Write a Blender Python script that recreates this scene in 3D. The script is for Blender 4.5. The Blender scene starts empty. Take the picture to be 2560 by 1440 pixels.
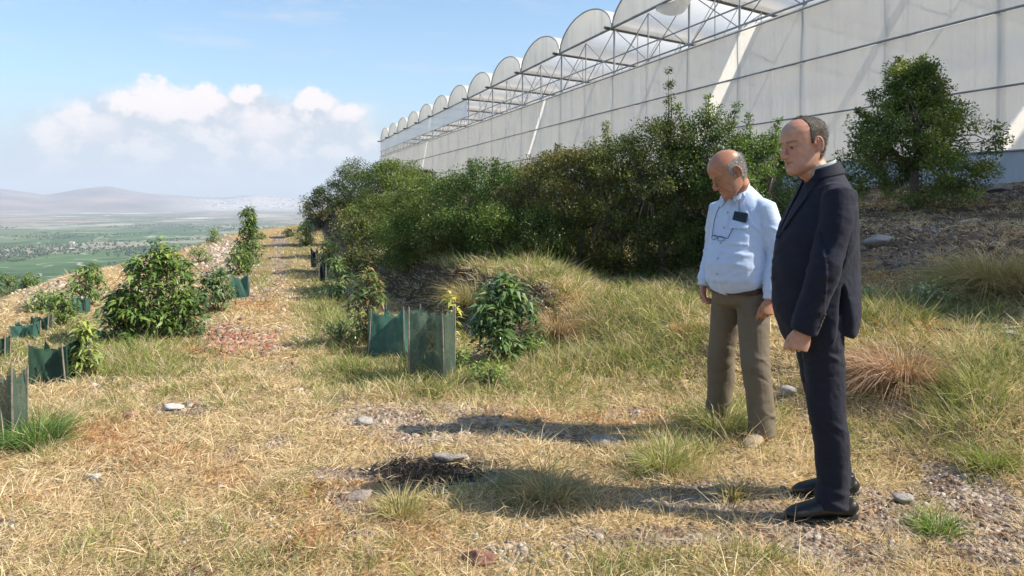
import bpy, math, random
import numpy as np
from mathutils import Vector, Matrix
R = math.radians
random.seed(7)
rng = np.random.default_rng(11)
scene = bpy.context.scene
COL = scene.collection

# ------------------------------------------------------------------ camera
F = 2000.0                                    # focal length in photo pixels (2560 wide)
cam_d = bpy.data.cameras.new("camera")
cam_d.sensor_width = 36.0
cam_d.lens = 36.0 * F / 2560.0
cam_d.shift_y = -220.0 / 2560.0
cam_d.clip_start = 0.05
cam_d.clip_end = 60000
cam = bpy.data.objects.new("camera", cam_d)
cam.rotation_euler = (R(90), 0, 0)
COL.objects.link(cam)
scene.camera = cam

# ------------------------------------------------------------------ sun
SUN_EL = R(41)
SUN_AZ = math.atan2(0.989, -0.150)            # clockwise from +Y
SDIR = Vector((math.cos(SUN_EL) * math.sin(SUN_AZ), math.cos(SUN_EL) * math.cos(SUN_AZ), math.sin(SUN_EL)))
sun_d = bpy.data.lights.new("sun", 'SUN')
sun_d.energy = 5.0
sun_d.angle = R(0.53)
sun_d.color = (1.0, 0.915, 0.79)
sun = bpy.data.objects.new("sun", sun_d)
sun.rotation_euler = SDIR.to_track_quat('Z', 'Y').to_euler()
COL.objects.link(sun)

# ------------------------------------------------------------------ view
vs = scene.view_settings
vs.view_transform = 'Standard'
vs.look = 'None'
vs.exposure = 0.80
vs.gamma = 1.0
vs.use_curve_mapping = False
scene.cycles.max_bounces = 8
scene.cycles.transparent_max_bounces = 24
scene.cycles.volume_bounces = 0

# ------------------------------------------------------------------ node helpers
class NT:
    def __init__(s, tree):
        s.t = tree; s.n = tree.nodes; s.l = tree.links
    def new(s, typ, **kw):
        n = s.n.new(typ)
        for k, v in kw.items():
            setattr(n, k, v)
        return n
    def put(s, sock, v):
        if v is None: return
        if isinstance(v, bpy.types.NodeSocket): s.l.new(v, sock)
        else: sock.default_value = v
    def math(s, op, a, b=None, c=None, clamp=False):
        n = s.n.new('ShaderNodeMath'); n.operation = op; n.use_clamp = clamp
        s.put(n.inputs[0], a)
        if b is not None: s.put(n.inputs[1], b)
        if c is not None: s.put(n.inputs[2], c)
        return n.outputs[0]
    def ramp(s, fac, stops, interp='LINEAR'):
        n = s.n.new('ShaderNodeValToRGB'); n.color_ramp.interpolation = interp
        el = n.color_ramp.elements
        while len(el) < len(stops): el.new(0.5)
        for e, (p, c) in zip(el, stops):
            e.position = p
            e.color = c if len(c) == 4 else (*c, 1)
        s.put(n.inputs[0], fac)
        return n.outputs[0]
    def mix(s, fac, a, b, blend='MIX'):
        n = s.n.new('ShaderNodeMix'); n.data_type = 'RGBA'; n.blend_type = blend
        s.put(n.inputs[0], fac)
        s.put(n.inputs[6], a if isinstance(a, bpy.types.NodeSocket) else (*a, 1) if len(a) == 3 else a)
        s.put(n.inputs[7], b if isinstance(b, bpy.types.NodeSocket) else (*b, 1) if len(b) == 3 else b)
        return n.outputs[2]
    def noise(s, vec, scale, detail=4, rough=0.55, out=0, dist=0.0):
        n = s.n.new('ShaderNodeTexNoise')
        s.put(n.inputs['Scale'], scale); n.inputs['Detail'].default_value = detail
        n.inputs['Roughness'].default_value = rough; n.inputs['Distortion'].default_value = dist
        if vec is not None: s.l.new(vec, n.inputs['Vector'])
        return n.outputs[out]
    def maprange(s, v, a, b, c=0.0, d=1.0, smooth=False):
        n = s.n.new('ShaderNodeMapRange')
        if smooth: n.interpolation_type = 'SMOOTHSTEP'
        s.put(n.inputs[0], v)
        for i, x in enumerate((a, b, c, d)): s.put(n.inputs[1 + i], x)
        return n.outputs[0]
    def bump(s, h, strength=0.5, dist=0.02, normal=None):
        n = s.n.new('ShaderNodeBump')
        n.inputs['Strength'].default_value = strength; n.inputs['Distance'].default_value = dist
        s.l.new(h, n.inputs['Height'])
        if normal is not None: s.l.new(normal, n.inputs['Normal'])
        return n.outputs[0]

# ------------------------------------------------------------------ world
world = bpy.data.worlds.new("World")
scene.world = world
world.use_nodes = True
W = NT(world.node_tree)
W.n.clear()
sky = W.new('ShaderNodeTexSky', sky_type='NISHITA', sun_disc=False)
sky.sun_elevation = SUN_EL
sky.sun_rotation = SUN_AZ
sky.altitude = 100
sky.air_density = 1.0
sky.dust_density = 1.2
sky.ozone_density = 1.2
tc = W.new('ShaderNodeTexCoord')
sep = W.new('ShaderNodeSeparateXYZ'); W.l.new(tc.outputs['Generated'], sep.inputs[0])
az = W.math('ARCTAN2', sep.outputs[0], sep.outputs[1])
rad = W.math('SQRT', W.math('ADD', W.math('POWER', sep.outputs[0], 2.0), W.math('POWER', sep.outputs[1], 2.0)))
el = W.math('ARCTAN2', sep.outputs[2], rad)
comb = W.new('ShaderNodeCombineXYZ'); W.l.new(az, comb.inputs[0]); W.l.new(W.math('MULTIPLY', el, 1.25), comb.inputs[1])
uv = comb.outputs[0]
n1 = W.noise(uv, 20.0, 6, 0.58, out=1)
n2 = W.noise(uv, 70.0, 4, 0.6, out=1)
def centred(c, amp):
    v = W.new('ShaderNodeVectorMath', operation='SUBTRACT'); W.l.new(c, v.inputs[0]); v.inputs[1].default_value = (.5, .5, .5)
    m = W.new('ShaderNodeVectorMath', operation='SCALE'); W.l.new(v.outputs[0], m.inputs[0]); m.inputs[3].default_value = amp
    return m.outputs[0]
add1 = W.new('ShaderNodeVectorMath', operation='ADD'); W.l.new(centred(n1, 0.055), add1.inputs[0]); W.l.new(centred(n2, 0.02), add1.inputs[1])
dsep = W.new('ShaderNodeSeparateXYZ'); W.l.new(add1.outputs[0], dsep.inputs[0])
U = W.math('ADD', az, dsep.outputs[0])
V = W.math('ADD', el, dsep.outputs[1])
def pxdir(px, py):
    X = (px - 1280) / F; Z = (500 - py) / F
    return math.atan2(X, 1), math.atan2(Z, math.hypot(X, 1))
def ell(px, py, rx, ry, soft):
    a, e = pxdir(px, py); k = math.cos(a) ** 2
    du = W.math('DIVIDE', W.math('SUBTRACT', U, a), rx / F * k)
    dv = W.math('DIVIDE', W.math('SUBTRACT', V, e), ry / F * math.cos(a))
    d = W.math('SQRT', W.math('ADD', W.math('MULTIPLY', du, du), W.math('MULTIPLY', dv, dv)))
    return W.maprange(d, 1.0 + soft, 1.0 - soft, 0.0, 1.0, True)
def union(lst):
    o = lst[0]
    for x in lst[1:]: o = W.math('MAXIMUM', o, x)
    return o
# bright cauliflower tops
tops = union([ell(400, 250, 75, 50, .22), ell(330, 262, 60, 28, .3), ell(490, 255, 80, 40, .25), ell(612, 235, 38, 22, .3),
              ell(785, 240, 60, 32, .25), ell(185, 285, 40, 38, .35), ell(130, 345, 45, 30, .5), ell(860, 275, 40, 24, .5),
              ell(655, 325, 70, 42, .5), ell(240, 320, 60, 30, .6)])
body = union([ell(430, 345, 330, 110, .35), ell(720, 350, 230, 105, .4), ell(200, 385, 150, 80, .5), ell(900, 380, 180, 60, .6),
              ell(560, 290, 330, 55, .35), ell(790, 300, 130, 60, .4), ell(560, 420, 520, 60, .8)])
vein = W.maprange(W.noise(uv, 24.0, 6, 0.62), 0.44, 0.60, 0.0, 1.0, True)
cir_map = W.new('ShaderNodeMapping'); cir_map.inputs['Scale'].default_value = (3.0, 14.0, 1.0); cir_map.inputs['Rotation'].default_value = (0, 0, R(-14))
W.l.new(uv, cir_map.inputs[0])
cirn = W.maprange(W.noise(cir_map.outputs[0], 2.0, 6, 0.62), 0.50, 0.78, 0.0, 0.60, True)
cir = W.math('MULTIPLY', cirn, W.maprange(el, 0.06, 0.2, 0.2, 1.0))
horiz = W.maprange(el, 0.0, 0.16, 0.92, 0.0, True)
b_sky = W.new('ShaderNodeBackground'); b_sky.inputs[1].default_value = 0.108
skycol = W.mix(1.0, sky.outputs[0], (0.82, 1.03, 1.13), 'MULTIPLY')
W.l.new(skycol, b_sky.inputs[0])
b_haze = W.new('ShaderNodeBackground'); b_haze.inputs[0].default_value = (0.33, 0.375, 0.435, 1)
bcol = W.mix(vein, (0.385, 0.415, 0.46), (0.56, 0.535, 0.535))
b_body = W.new('ShaderNodeBackground'); W.l.new(bcol, b_body.inputs[0])
b_top = W.new('ShaderNodeBackground'); b_top.inputs[0].default_value = (0.66, 0.60, 0.585, 1)
b_cir = W.new('ShaderNodeBackground'); b_cir.inputs[0].default_value = (0.44, 0.46, 0.50, 1)
def mixsh(f, a, b):
    m = W.new('ShaderNodeMixShader'); W.put(m.inputs[0], f); W.l.new(a, m.inputs[1]); W.l.new(b, m.inputs[2]); return m.outputs[0]
s = mixsh(cir, b_sky.outputs[0], b_cir.outputs[0])
thin = W.maprange(el, 0.10, 0.42, 0.14, 0.02, True)
s = mixsh(thin, s, b_cir.outputs[0])
s = mixsh(horiz, s, b_haze.outputs[0])
s = mixsh(W.math('MULTIPLY', body, W.maprange(el, 0.01, 0.08, 0.35, 0.95, True)), s, b_body.outputs[0])
s = mixsh(W.math('MULTIPLY', tops, W.maprange(el, 0.06, 0.115, 0.3, 0.92, True)), s, b_top.outputs[0])
wo = W.new('ShaderNodeOutputWorld'); W.l.new(s, wo.inputs[0])

# ------------------------------------------------------------------ object helpers
def tag(o, label=None, cat=None, group=None, kind=None):
    if label: o['label'] = label
    if cat: o['category'] = cat
    if group: o['group'] = group
    if kind: o['kind'] = kind
    return o
def empty(name, loc=(0, 0, 0), rz=0.0):
    o = bpy.data.objects.new(name, None)
    o.location = loc; o.rotation_euler = (0, 0, rz); o.empty_display_size = 0.1
    COL.objects.link(o)
    return o
def link(name, me, mat=None, parent=None, smooth=False):
    if mat is not None and not me.materials: me.materials.append(mat)
    o = bpy.data.objects.new(name, me)
    COL.objects.link(o)
    if parent is not None: o.parent = parent
    if smooth: me.shade_smooth()
    return o
def np_mesh(name, V, faces_flat, counts, cols=None, attr='Col'):
    """V (n,3); faces_flat: vertex indices; counts: loops per face"""
    me = bpy.data.meshes.new(name)
    V = np.asarray(V, np.float32)
    me.vertices.add(len(V)); me.vertices.foreach_set('co', V.ravel())
    ff = np.asarray(faces_flat, np.int32); ct = np.asarray(counts, np.int32)
    me.loops.add(len(ff)); me.loops.foreach_set('vertex_index', ff)
    me.polygons.add(len(ct))
    st = np.zeros(len(ct), np.int32); st[1:] = np.cumsum(ct)[:-1]
    me.polygons.foreach_set('loop_start', st)
    try: me.polygons.foreach_set('loop_total', ct)
    except Exception: pass
    me.update(calc_edges=True)
    if cols is not None:
        a = me.color_attributes.new(attr, 'FLOAT_COLOR', 'POINT')
        c = np.ones((len(V), 4), np.float32); c[:, :3] = cols
        a.data.foreach_set('color', c.ravel())
    return me
class MB:
    """collects primitive shapes into one mesh"""
    def __init__(s): s.v = []; s.f = []; s.n = 0
    def add(s, verts, faces):
        b = s.n
        s.v.extend([tuple(v) for v in verts]); s.n += len(verts)
        s.f.extend([tuple(b + i for i in f) for f in faces])
    def box(s, c, size, M=None):
        x, y, z = [k / 2 for k in size]
        vs_ = [Vector((i * x, j * y, k * z)) for i in (-1, 1) for j in (-1, 1) for k in (-1, 1)]
        if M is not None: vs_ = [M @ v for v in vs_]
        vs_ = [v + Vector(c) for v in vs_]
        s.add(vs_, [(0, 1, 3, 2), (4, 6, 7, 5), (0, 4, 5, 1), (2, 3, 7, 6), (0, 2, 6, 4), (1, 5, 7, 3)])
    def tube(s, pts, rad, seg=8, cap=True, rad2=None, up=None):
        pts = [Vector(p) for p in pts]; n = len(pts)
        if not isinstance(rad, (list, tuple)): rad = [rad] * n
        if rad2 is None: rad2 = rad
        elif not isinstance(rad2, (list, tuple)): rad2 = [rad2] * n
        rings = []; ref = Vector(up) if up is not None else None
        for i, p in enumerate(pts):
            t = (pts[min(i + 1, n - 1)] - pts[max(i - 1, 0)])
            if t.length < 1e-9: t = Vector((0, 0, 1))
            t.normalize()
            if ref is None or abs(ref.dot(t)) > 0.999:
                ref = Vector((1, 0, 0)) if abs(t.x) < 0.9 else Vector((0, 1, 0))
            a = (ref - t * ref.dot(t)).normalized(); b = t.cross(a)
            if up is None: ref = a
            rings.append([p + a * (rad[i] * math.cos(2 * math.pi * k / seg)) + b * (rad2[i] * math.sin(2 * math.pi * k / seg)) for k in range(seg)])
        vs_ = [v for r in rings for v in r]; fs = []
        for i in range(n - 1):
            for k in range(seg):
                k2 = (k + 1) % seg
                fs.append((i * seg + k, i * seg + k2, (i + 1) * seg + k2, (i + 1) * seg + k))
        if cap:
            fs.append(tuple(range(seg))[::-1]); fs.append(tuple((n - 1) * seg + k for k in range(seg)))
        s.add(vs_, fs)
    def bar(s, a, b, w):
        s.tube([a, b], w / 2 * 1.414, 4)
    def ball(s, c, r, seg=16, rings=10, M=None):
        if not isinstance(r, (tuple, list)): r = (r, r, r)
        vs_ = []; fs = []
        for i in range(rings + 1):
            th = math.pi * i / rings
            for k in range(seg):
                ph = 2 * math.pi * k / seg
                v = Vector((r[0] * math.sin(th) * math.cos(ph), r[1] * math.sin(th) * math.sin(ph), r[2] * math.cos(th)))
                if M is not None: v = M @ v
                vs_.append(v + Vector(c))
        for i in range(rings):
            for k in range(seg):
                k2 = (k + 1) % seg
                fs.append((i * seg + k, (i + 1) * seg + k, (i + 1) * seg + k2, i * seg + k2))
        s.add(vs_, fs)
    def mesh(s, name):
        me = bpy.data.meshes.new(name); me.from_pydata([tuple(v) for v in s.v], [], s.f); me.update(); return me
    def build(s, name, mat, parent=None, smooth=False):
        return link(name, s.mesh(name), mat, parent, smooth)

def hash2(ix, iy, seed):
    h = (ix.astype(np.int64) * 374761393 + iy.astype(np.int64) * 668265263 + seed * 974634777) & 0xffffffff
    h = ((h ^ (h >> 13)) * 1274126177) & 0xffffffff
    h = (h ^ (h >> 16)) & 0xffffff
    return h.astype(np.float64) / 0xffffff
def vnoise(x, y, seed=0):
    x = np.asarray(x, float); y = np.asarray(y, float)
    ix = np.floor(x); iy = np.floor(y); fx = x - ix; fy = y - iy
    fx = fx * fx * (3 - 2 * fx); fy = fy * fy * (3 - 2 * fy)
    a = hash2(ix, iy, seed); b = hash2(ix + 1, iy, seed); c = hash2(ix, iy + 1, seed); d = hash2(ix + 1, iy + 1, seed)
    return (a * (1 - fx) + b * fx) * (1 - fy) + (c * (1 - fx) + d * fx) * fy
def fbm(x, y, seed=0, oct=4):
    s = 0; a = 0.5; t = 0
    for i in range(oct):
        s = s + a * vnoise(x * 2 ** i, y * 2 ** i, seed + i * 17); t += a; a *= 0.5
    return s / t
def sstep(a, b, x):
    t = np.clip((x - a) / (b - a), 0, 1); return t * t * (3 - 2 * t)

# ------------------------------------------------------------------ materials
def material(name):
    m = bpy.data.materials.new(name); m.use_nodes = True
    t = NT(m.node_tree); t.n.clear()
    out = t.new('ShaderNodeOutputMaterial')
    return m, t, out
def principled(name, col, rough=0.6, metal=0.0, var=0.0, vscale=8.0, bump=0.0, bscale=60.0, bdist=0.01, spec=0.5, sheen=0.0, stops=None, coord='Object'):
    m, t, out = material(name)
    p = t.new('ShaderNodeBsdfPrincipled')
    tcn = t.new('ShaderNodeTexCoord')
    if var > 0:
        n = t.noise(tcn.outputs[coord], vscale, 5, 0.6)
        lo = tuple(c * (1 - var) for c in col); hi = tuple(min(1, c * (1 + var)) for c in col)
        c = t.ramp(n, stops or [(0.3, lo), (0.7, hi)]); t.l.new(c, p.inputs['Base Color'])
    else: p.inputs['Base Color'].default_value = (*col, 1)
    p.inputs['Roughness'].default_value = rough; p.inputs['Metallic'].default_value = metal
    p.inputs['Specular IOR Level'].default_value = spec
    p.inputs['Sheen Weight'].default_value = sheen
    if bump > 0:
        t.l.new(t.bump(t.noise(tcn.outputs[coord], bscale, 4, 0.6), bump, bdist), p.inputs['Normal'])
    t.l.new(p.outputs[0], out.inputs[0])
    return m
def leaf_mat(name, transl=0.35, rough=0.45, spec=0.4, tcol=(1.25, 1.35, 0.6)):
    m, t, out = material(name)
    at = t.new('ShaderNodeAttribute', attribute_name='Col')
    p = t.new('ShaderNodeBsdfPrincipled')
    t.l.new(at.outputs['Color'], p.inputs['Base Color'])
    p.inputs['Roughness'].default_value = rough; p.inputs['Specular IOR Level'].default_value = spec
    tr = t.new('ShaderNodeBsdfTranslucent')
    t.l.new(t.mix(1.0, at.outputs['Color'], tcol, 'MULTIPLY'), tr.inputs[0])
    mx = t.new('ShaderNodeMixShader'); mx.inputs[0].default_value = transl
    t.l.new(p.outputs[0], mx.inputs[1]); t.l.new(tr.outputs[0], mx.inputs[2]); t.l.new(mx.outputs[0], out.inputs[0])
    return m
M = {}
M['leaf'] = leaf_mat('leaf')
M['glossleaf'] = leaf_mat('gloss_leaf', 0.22, 0.32, 0.5)
M['grass'] = leaf_mat('grass_blade', 0.35, 0.6, 0.25, (1.1, 1.08, 0.75))
M['bark'] = principled('bark', (0.16, 0.12, 0.09), 0.85, var=0.4, vscale=20, bump=0.6, bscale=50)
M['twig'] = principled('twig', (0.20, 0.17, 0.12), 0.85, var=0.3, vscale=20)
M['stake'] = principled('stake', (0.23, 0.19, 0.15), 0.85, var=0.35, vscale=25, bump=0.5, bscale=60)
M['black_pipe'] = principled('black_pipe', (0.02, 0.02, 0.022), 0.45)
M['steel'] = principled('galvanised_steel', (0.42, 0.43, 0.44), 0.45, metal=0.6, var=0.15, vscale=3)
M['dark_steel'] = principled('weathered_gutter', (0.20, 0.21, 0.205), 0.6, metal=0.3, var=0.3, vscale=4)
# ================================================================== TERRAIN
NX, NY = 0.954, 0.300                        # normal of the greenhouse wall line (p = distance from the camera line)
def PP(X, Y): return NX * X + NY * Y
def edge_p(Y):
    return np.interp(Y, [-60, 14, 22, 33, 40, 50, 70, 110, 140, 300, 1000, 9000], [-3.6, -3.3, -2.1, -1.0, 1.2, 4.0, 7.0, 10.0, 16.0, 140, 900, 9500])
def foot_p(Y):
    return np.interp(Y, [-50, 0, 5, 6.5, 7.6, 9, 13, 25, 40], [4.0, 3.6, 3.3, 2.8, 2.3, 1.95, 1.6, 2.1, 2.2])
BQ = [-1, 0, .6, 1, 2, 3, 4, 5, 7, 12, 14, 60]
BZ = [0, 0, .19, .34, .45, .52, .80, 1.08, 1.2, 1.74, 1.77, 2.6]
BQ2 = [-1, 0, .10, .50, .9, 2, 3, 4, 5, 7, 12, 14, 60]
BZ2 = [0, 0, .05, .60, .68, .70, .73, .84, 1.08, 1.2, 1.74, 1.77, 2.6]
HX = [-4000, -1500, -600, 0, 60, 110, 150, 200, 270, 310, 370, 430, 500, 560, 600, 640, 700, 760, 900, 1300, 2500, 5000]
HY = [487, 481, 474, 477, 483, 489, 484, 477, 470, 476, 485, 488, 493, 495, 490, 488, 495, 497, 490, 480, 478, 485]
PLAIN = -120.0
def gz(X, Y, detail=True):
    X = np.asarray(X, float); Y = np.asarray(Y, float)
    p = PP(X, Y)
    q = p - foot_p(Y)
    b = (np.interp(q - .25, BQ, BZ) + np.interp(q, BQ, BZ) + np.interp(q + .25, BQ, BZ)) / 3
    b2 = (np.interp(q - .08, BQ2, BZ2) + np.interp(q, BQ2, BZ2) + np.interp(q + .08, BQ2, BZ2)) / 3
    k_ = sstep(7.2, 8.6, Y) * sstep(1.3, .3, X); b = b * (1 - k_) + b2 * k_
    z = -1.435 + b
    # gentle undulation of the terrace
    z = z + 0.10 * (fbm(X * .35 + 3, Y * .35, 5, 3) - .5) * np.clip((Y - 2.5) / 4, 0, 1)
    # red-earth bump at the far end of the bank and rocky berm along the outer edge
    z = z + .55 * np.exp(-(((X + 6.6) / 1.1) ** 2 + ((Y - 31) / 3.0) ** 2))
    e = edge_p(Y) - p
    berm = np.exp(-((e + .45) / .42) ** 2) * (.06 + .14 * fbm(X * .7, Y * .5, 9, 3)) * sstep(8, 12, Y)
    z = z + berm
    if detail:
        z = z + (fbm(X * 2.2, Y * 2.2, 21, 4) - .5) * .085 + (fbm(X * 9, Y * 9, 33, 2) - .5) * .022
    # the drop to the plain
    d = np.maximum(e, 0)
    drop = np.where(d < 1.5, .38 * d * d, .855 + (d - 1.5) * .80)
    drop = drop * (1 + .25 * (fbm(X * .15, Y * .15, 44, 3) - .5))
    zz = z - drop
    plain = PLAIN + 1.2 * (fbm(X * .002, Y * .002, 3, 3) - .5) * 4
    zz = np.maximum(zz, plain) if True else zz
    rr = np.hypot(X, Y)
    ax = np.where(Y > 1e-3, 1280 + F * X / np.maximum(Y, 1e-3), np.where(X > 0, 5000, -4000))
    top = (500 - np.interp(ax, HX, HY)) / F * 13000 + 0
    ridge = sstep(8600, 13000, rr) * (1 - .6 * sstep(13000, 17000, rr))
    rough = (fbm(X * .0012, Y * .0012, 71, 5) - .5)
    hill = PLAIN + (top - PLAIN) * ridge * (1 + .35 * rough * (1 - sstep(11500, 13000, rr))) + 60 * rough * sstep(9000, 11000, rr) * (1 - sstep(12000, 13000, rr))
    far = sstep(8000, 8700, rr)
    return zz * (1 - far) + hill * far
def gz1(x, y): return float(gz(np.array([x]), np.array([y]))[0])
def proj(X, Y, Z):
    Ys = np.where(Y > .3, Y, .3)
    return 1280 + F * X / Ys, 500 - F * Z / Ys
def at(px, py, y0=None):
    """ground point seen at a photo pixel (marching outwards)"""
    dx = (px - 1280) / F; dz = (500 - py) / F
    Ys = np.geomspace(2.2, 60, 1500) if y0 is None else np.array([y0])
    g = gz(dx * Ys, Ys)
    k = np.argmax(dz * Ys <= g) if y0 is None else 0
    if y0 is None and not (dz * Ys <= g).any(): k = len(Ys) - 1
    return float(dx * Ys[k]), float(Ys[k]), float(g[k])

def blob(px, py, cx, cy, rx, ry):
    return np.exp(-(((px - cx) / rx) ** 2 + ((py - cy) / ry) ** 2))
def bsum(px, py, lst):
    s = np.zeros_like(px)
    for b in lst: s = np.maximum(s, blob(px, py, *b[:4]) * (b[4] if len(b) > 4 else 1))
    return s
GREEN = [(1350, 670, 260, 50), (1750, 760, 150, 50), (2250, 720, 200, 40, .6), (1200, 640, 420, 45), (340, 905, 190, 60), (430, 830, 120, 60), (650, 690, 45, 60, .7), (560, 620, 60, 20, .6), (810, 760, 60, 130), (860, 830, 90, 70), (900, 930, 110, 50),
         (1060, 960, 140, 45), (1230, 950, 130, 45), (1200, 800, 140, 80), (1550, 790, 210, 90), (1480, 900, 230, 60, .8), (1680, 900, 120, 80, .8), (100, 1085, 70, 45),
         (60, 880, 120, 50), (200, 830, 90, 40), (1420, 990, 120, 30, .6), (2200, 780, 160, 60), (2450, 800, 160, 60, .7), (2420, 1020, 130, 130), (2300, 900, 90, 60, .6), (2540, 900, 90, 90),
         (2160, 1120, 90, 60, .6), (1810, 1060, 110, 50, .8), (1700, 1150, 120, 40, .7), (2350, 1320, 60, 50, .9), (1600, 1420, 300, 45, .75), (2450, 1170, 110, 40, .6),
         (1300, 1250, 180, 40, .45), (520, 1410, 300, 40, .3), (640, 1000, 300, 30, .2), (250, 1020, 60, 20, .7), (420, 985, 40, 10, .5), (760, 600, 40, 60, .8), (720, 640, 40, 90, .5), (1000, 660, 220, 70, .9), (1450, 700, 300, 40, .9), (1860, 1400, 120, 40, .7)]
BARE = [(1650, 1350, 300, 30, .7), (2150, 1380, 250, 35, .85), (2450, 1260, 130, 50, .85), (1250, 1200, 300, 22, .6), (1150, 1080, 330, 36, .8), (1060, 1180, 170, 34, .9), (1720, 1255, 260, 26, .9), (2300, 600, 220, 60, .9), (1980, 1290, 160, 30, .9), (1100, 1010, 200, 22, .6), (960, 1045, 140, 40), (1330, 1080, 200, 28, .75), (450, 1022, 80, 20), (1130, 1140, 120, 20, .7), (1080, 1190, 110, 28, .8), (560, 845, 90, 35, .9), (665, 860, 40, 30, .9), (2150, 1270, 190, 60, .95), (1750, 1240, 220, 45, .9), (2380, 1220, 150, 45, .8), (2500, 1350, 120, 80, .8), (1900, 1330, 260, 40, .75),
        (700, 680, 30, 60, .6), (700, 610, 22, 30, .8), (700, 920, 80, 15, .8), (1280, 1330, 90, 22, .5), (500, 1330, 60, 14, .5), (1400, 1370, 60, 15, .5), (860, 1240, 80, 25, .6), (60, 960, 60, 22, .8), (2250, 1010, 60, 20, .8), (1965, 985, 60, 30, .6), (2500, 830, 70, 25, .8), (2300, 620, 150, 60, .8), (2480, 480, 130, 30, .9), (620, 740, 70, 14, .6),
        (160, 735, 110, 40, .9), (560, 640, 80, 50, .9)]
ORANGE = [(760, 1345, 90, 35), (230, 1090, 110, 30), (560, 1190, 90, 25, .5), (640, 765, 55, 22, .9), (430, 1150, 150, 30, .4), (2290, 930, 60, 60, .9), (2200, 840, 50, 30, .6), (1730, 790, 40, 30, .6), (2300, 500, 220, 25, .9), (2200, 700, 90, 60, .7), (2450, 700, 150, 50, .6), (1450, 1260, 150, 30, .4), (500, 880, 60, 25, .7),
          (1370, 780, 30, 60, .6), (980, 900, 50, 14, .5)]
def zones(X, Y):
    Z = gz(X, Y, False)
    px, py = proj(X, Y, Z)
    n = fbm(X * .9, Y * .9, 91, 3); n2 = fbm(X * 3.1, Y * 3.1, 57, 3)
    front = Y > 1.5
    g = bsum(px, py, GREEN) * front
    b = bsum(px, py, BARE) * front
    o = bsum(px, py, ORANGE) * front
    g = np.clip(g * (.55 + .9 * n2) + .5 * sstep(.60, .78, n) * .3, 0, 1)
    b = np.clip(b * (.7 + .6 * n2) + .55 * sstep(.62, .72, n2), 0, 1)
    o = np.clip(o * (.5 + .9 * n2) + .45 * sstep(.64, .76, fbm(X * 1.3 + 9, Y * 1.3, 13, 3)), 0, 1)
    return g, b, o

# polar sheet centred under the camera, fine in front and coarse behind
ang = np.concatenate([np.arange(-44, 44, .16), np.arange(44, 100, 1.0), np.arange(100, 260, 4.0), np.arange(260, 316, 1.0)])
ang = np.radians(ang)
rad_ = np.concatenate([[0.0], np.geomspace(.8, 60, 330), np.geomspace(61, 19000, 230)])
na, nr = len(ang), len(rad_)
AA, RR = np.meshgrid(ang, rad_)
GX = (RR * np.sin(AA)).ravel(); GY = (RR * np.cos(AA)).ravel()
GZ = gz(GX, GY)
g_, b_, o_ = zones(GX, GY)
zc = np.stack([b_, g_, o_], 1)
i, j = np.meshgrid(np.arange(nr - 1), np.arange(na), indexing='ij')
j2 = (j + 1) % na
quads = np.stack([i * na + j, (i + 1) * na + j, (i + 1) * na + j2, i * na + j2], -1).reshape(-1, 4)[:, ::-1]
gme = np_mesh('ground', np.stack([GX, GY, GZ], 1), quads.ravel(), np.full(len(quads), 4), zc, 'Zone')
m, t, out = material('hillside_and_plain')
geo = t.new('ShaderNodeNewGeometry'); pos = geo.outputs['Position']
sp = t.new('ShaderNodeSeparateXYZ'); t.l.new(pos, sp.inputs[0])
zn = t.new('ShaderNodeAttribute', attribute_name='Zone')
zs = t.new('ShaderNodeSeparateColor'); t.l.new(zn.outputs['Color'], zs.inputs[0])
fine = t.noise(pos, 38, 6, .7); mid = t.noise(pos, 6, 5, .6); big = t.noise(pos, .8, 4, .6)
vor = t.new('ShaderNodeTexVoronoi'); vor.inputs['Scale'].default_value = 42; t.l.new(pos, vor.inputs['Vector'])
vor2 = t.new('ShaderNodeTexVoronoi'); vor2.inputs['Scale'].default_value = 16; t.l.new(pos, vor2.inputs['Vector'])
straw = t.ramp(fine, [(.3, (.17, .105, .05)), (.5, (.38, .265, .13)), (.72, (.56, .42, .23))])
grnu = t.ramp(fine, [(.3, (.07, .065, .025)), (.7, (.22, .21, .08))])
peb = t.ramp(vor.outputs['Color'], [(.0, (.13, .085, .06)), (.35, (.26, .19, .145)), (.65, (.38, .31, .255)), (1, (.55, .49, .43))])
peb2 = t.ramp(vor2.outputs['Color'], [(.0, (.15, .10, .07)), (.5, (.30, .225, .175)), (1, (.50, .44, .39))])
grav = t.mix(t.maprange(mid, .4, .6), peb, peb2)
grav = t.mix(t.maprange(t.noise(pos, 3.0, 5, .7), .47, .62), grav, t.ramp(fine, [(.3, (.10, .065, .045)), (.7, (.27, .185, .13))]))
org = t.ramp(fine, [(.3, (.19, .07, .03)), (.7, (.45, .20, .085))])
c = t.mix(t.math('MULTIPLY', zs.outputs[1], .8), straw, grnu)
c = t.mix(t.math('MULTIPLY', zs.outputs[2], .7), c, org)
c = t.mix(t.maprange(t.math('ADD', zs.outputs[0], t.math('MULTIPLY', t.math('SUBTRACT', mid, .5), .9)), .3, .55), c, grav)
slope = t.new('ShaderNodeSeparateXYZ'); t.l.new(geo.outputs['Normal'], slope.inputs[0])
sl_ = t.new('ShaderNodeSeparateXYZ'); t.l.new(geo.outputs['True Normal'], sl_.inputs[0])
soil = t.ramp(t.noise(pos, 11, 6, .7), [(.3, (.045, .030, .020)), (.55, (.11, .075, .05)), (.75, (.24, .17, .12))])
c = t.mix(t.maprange(sl_.outputs[2], .90, .78), c, soil)
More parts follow.
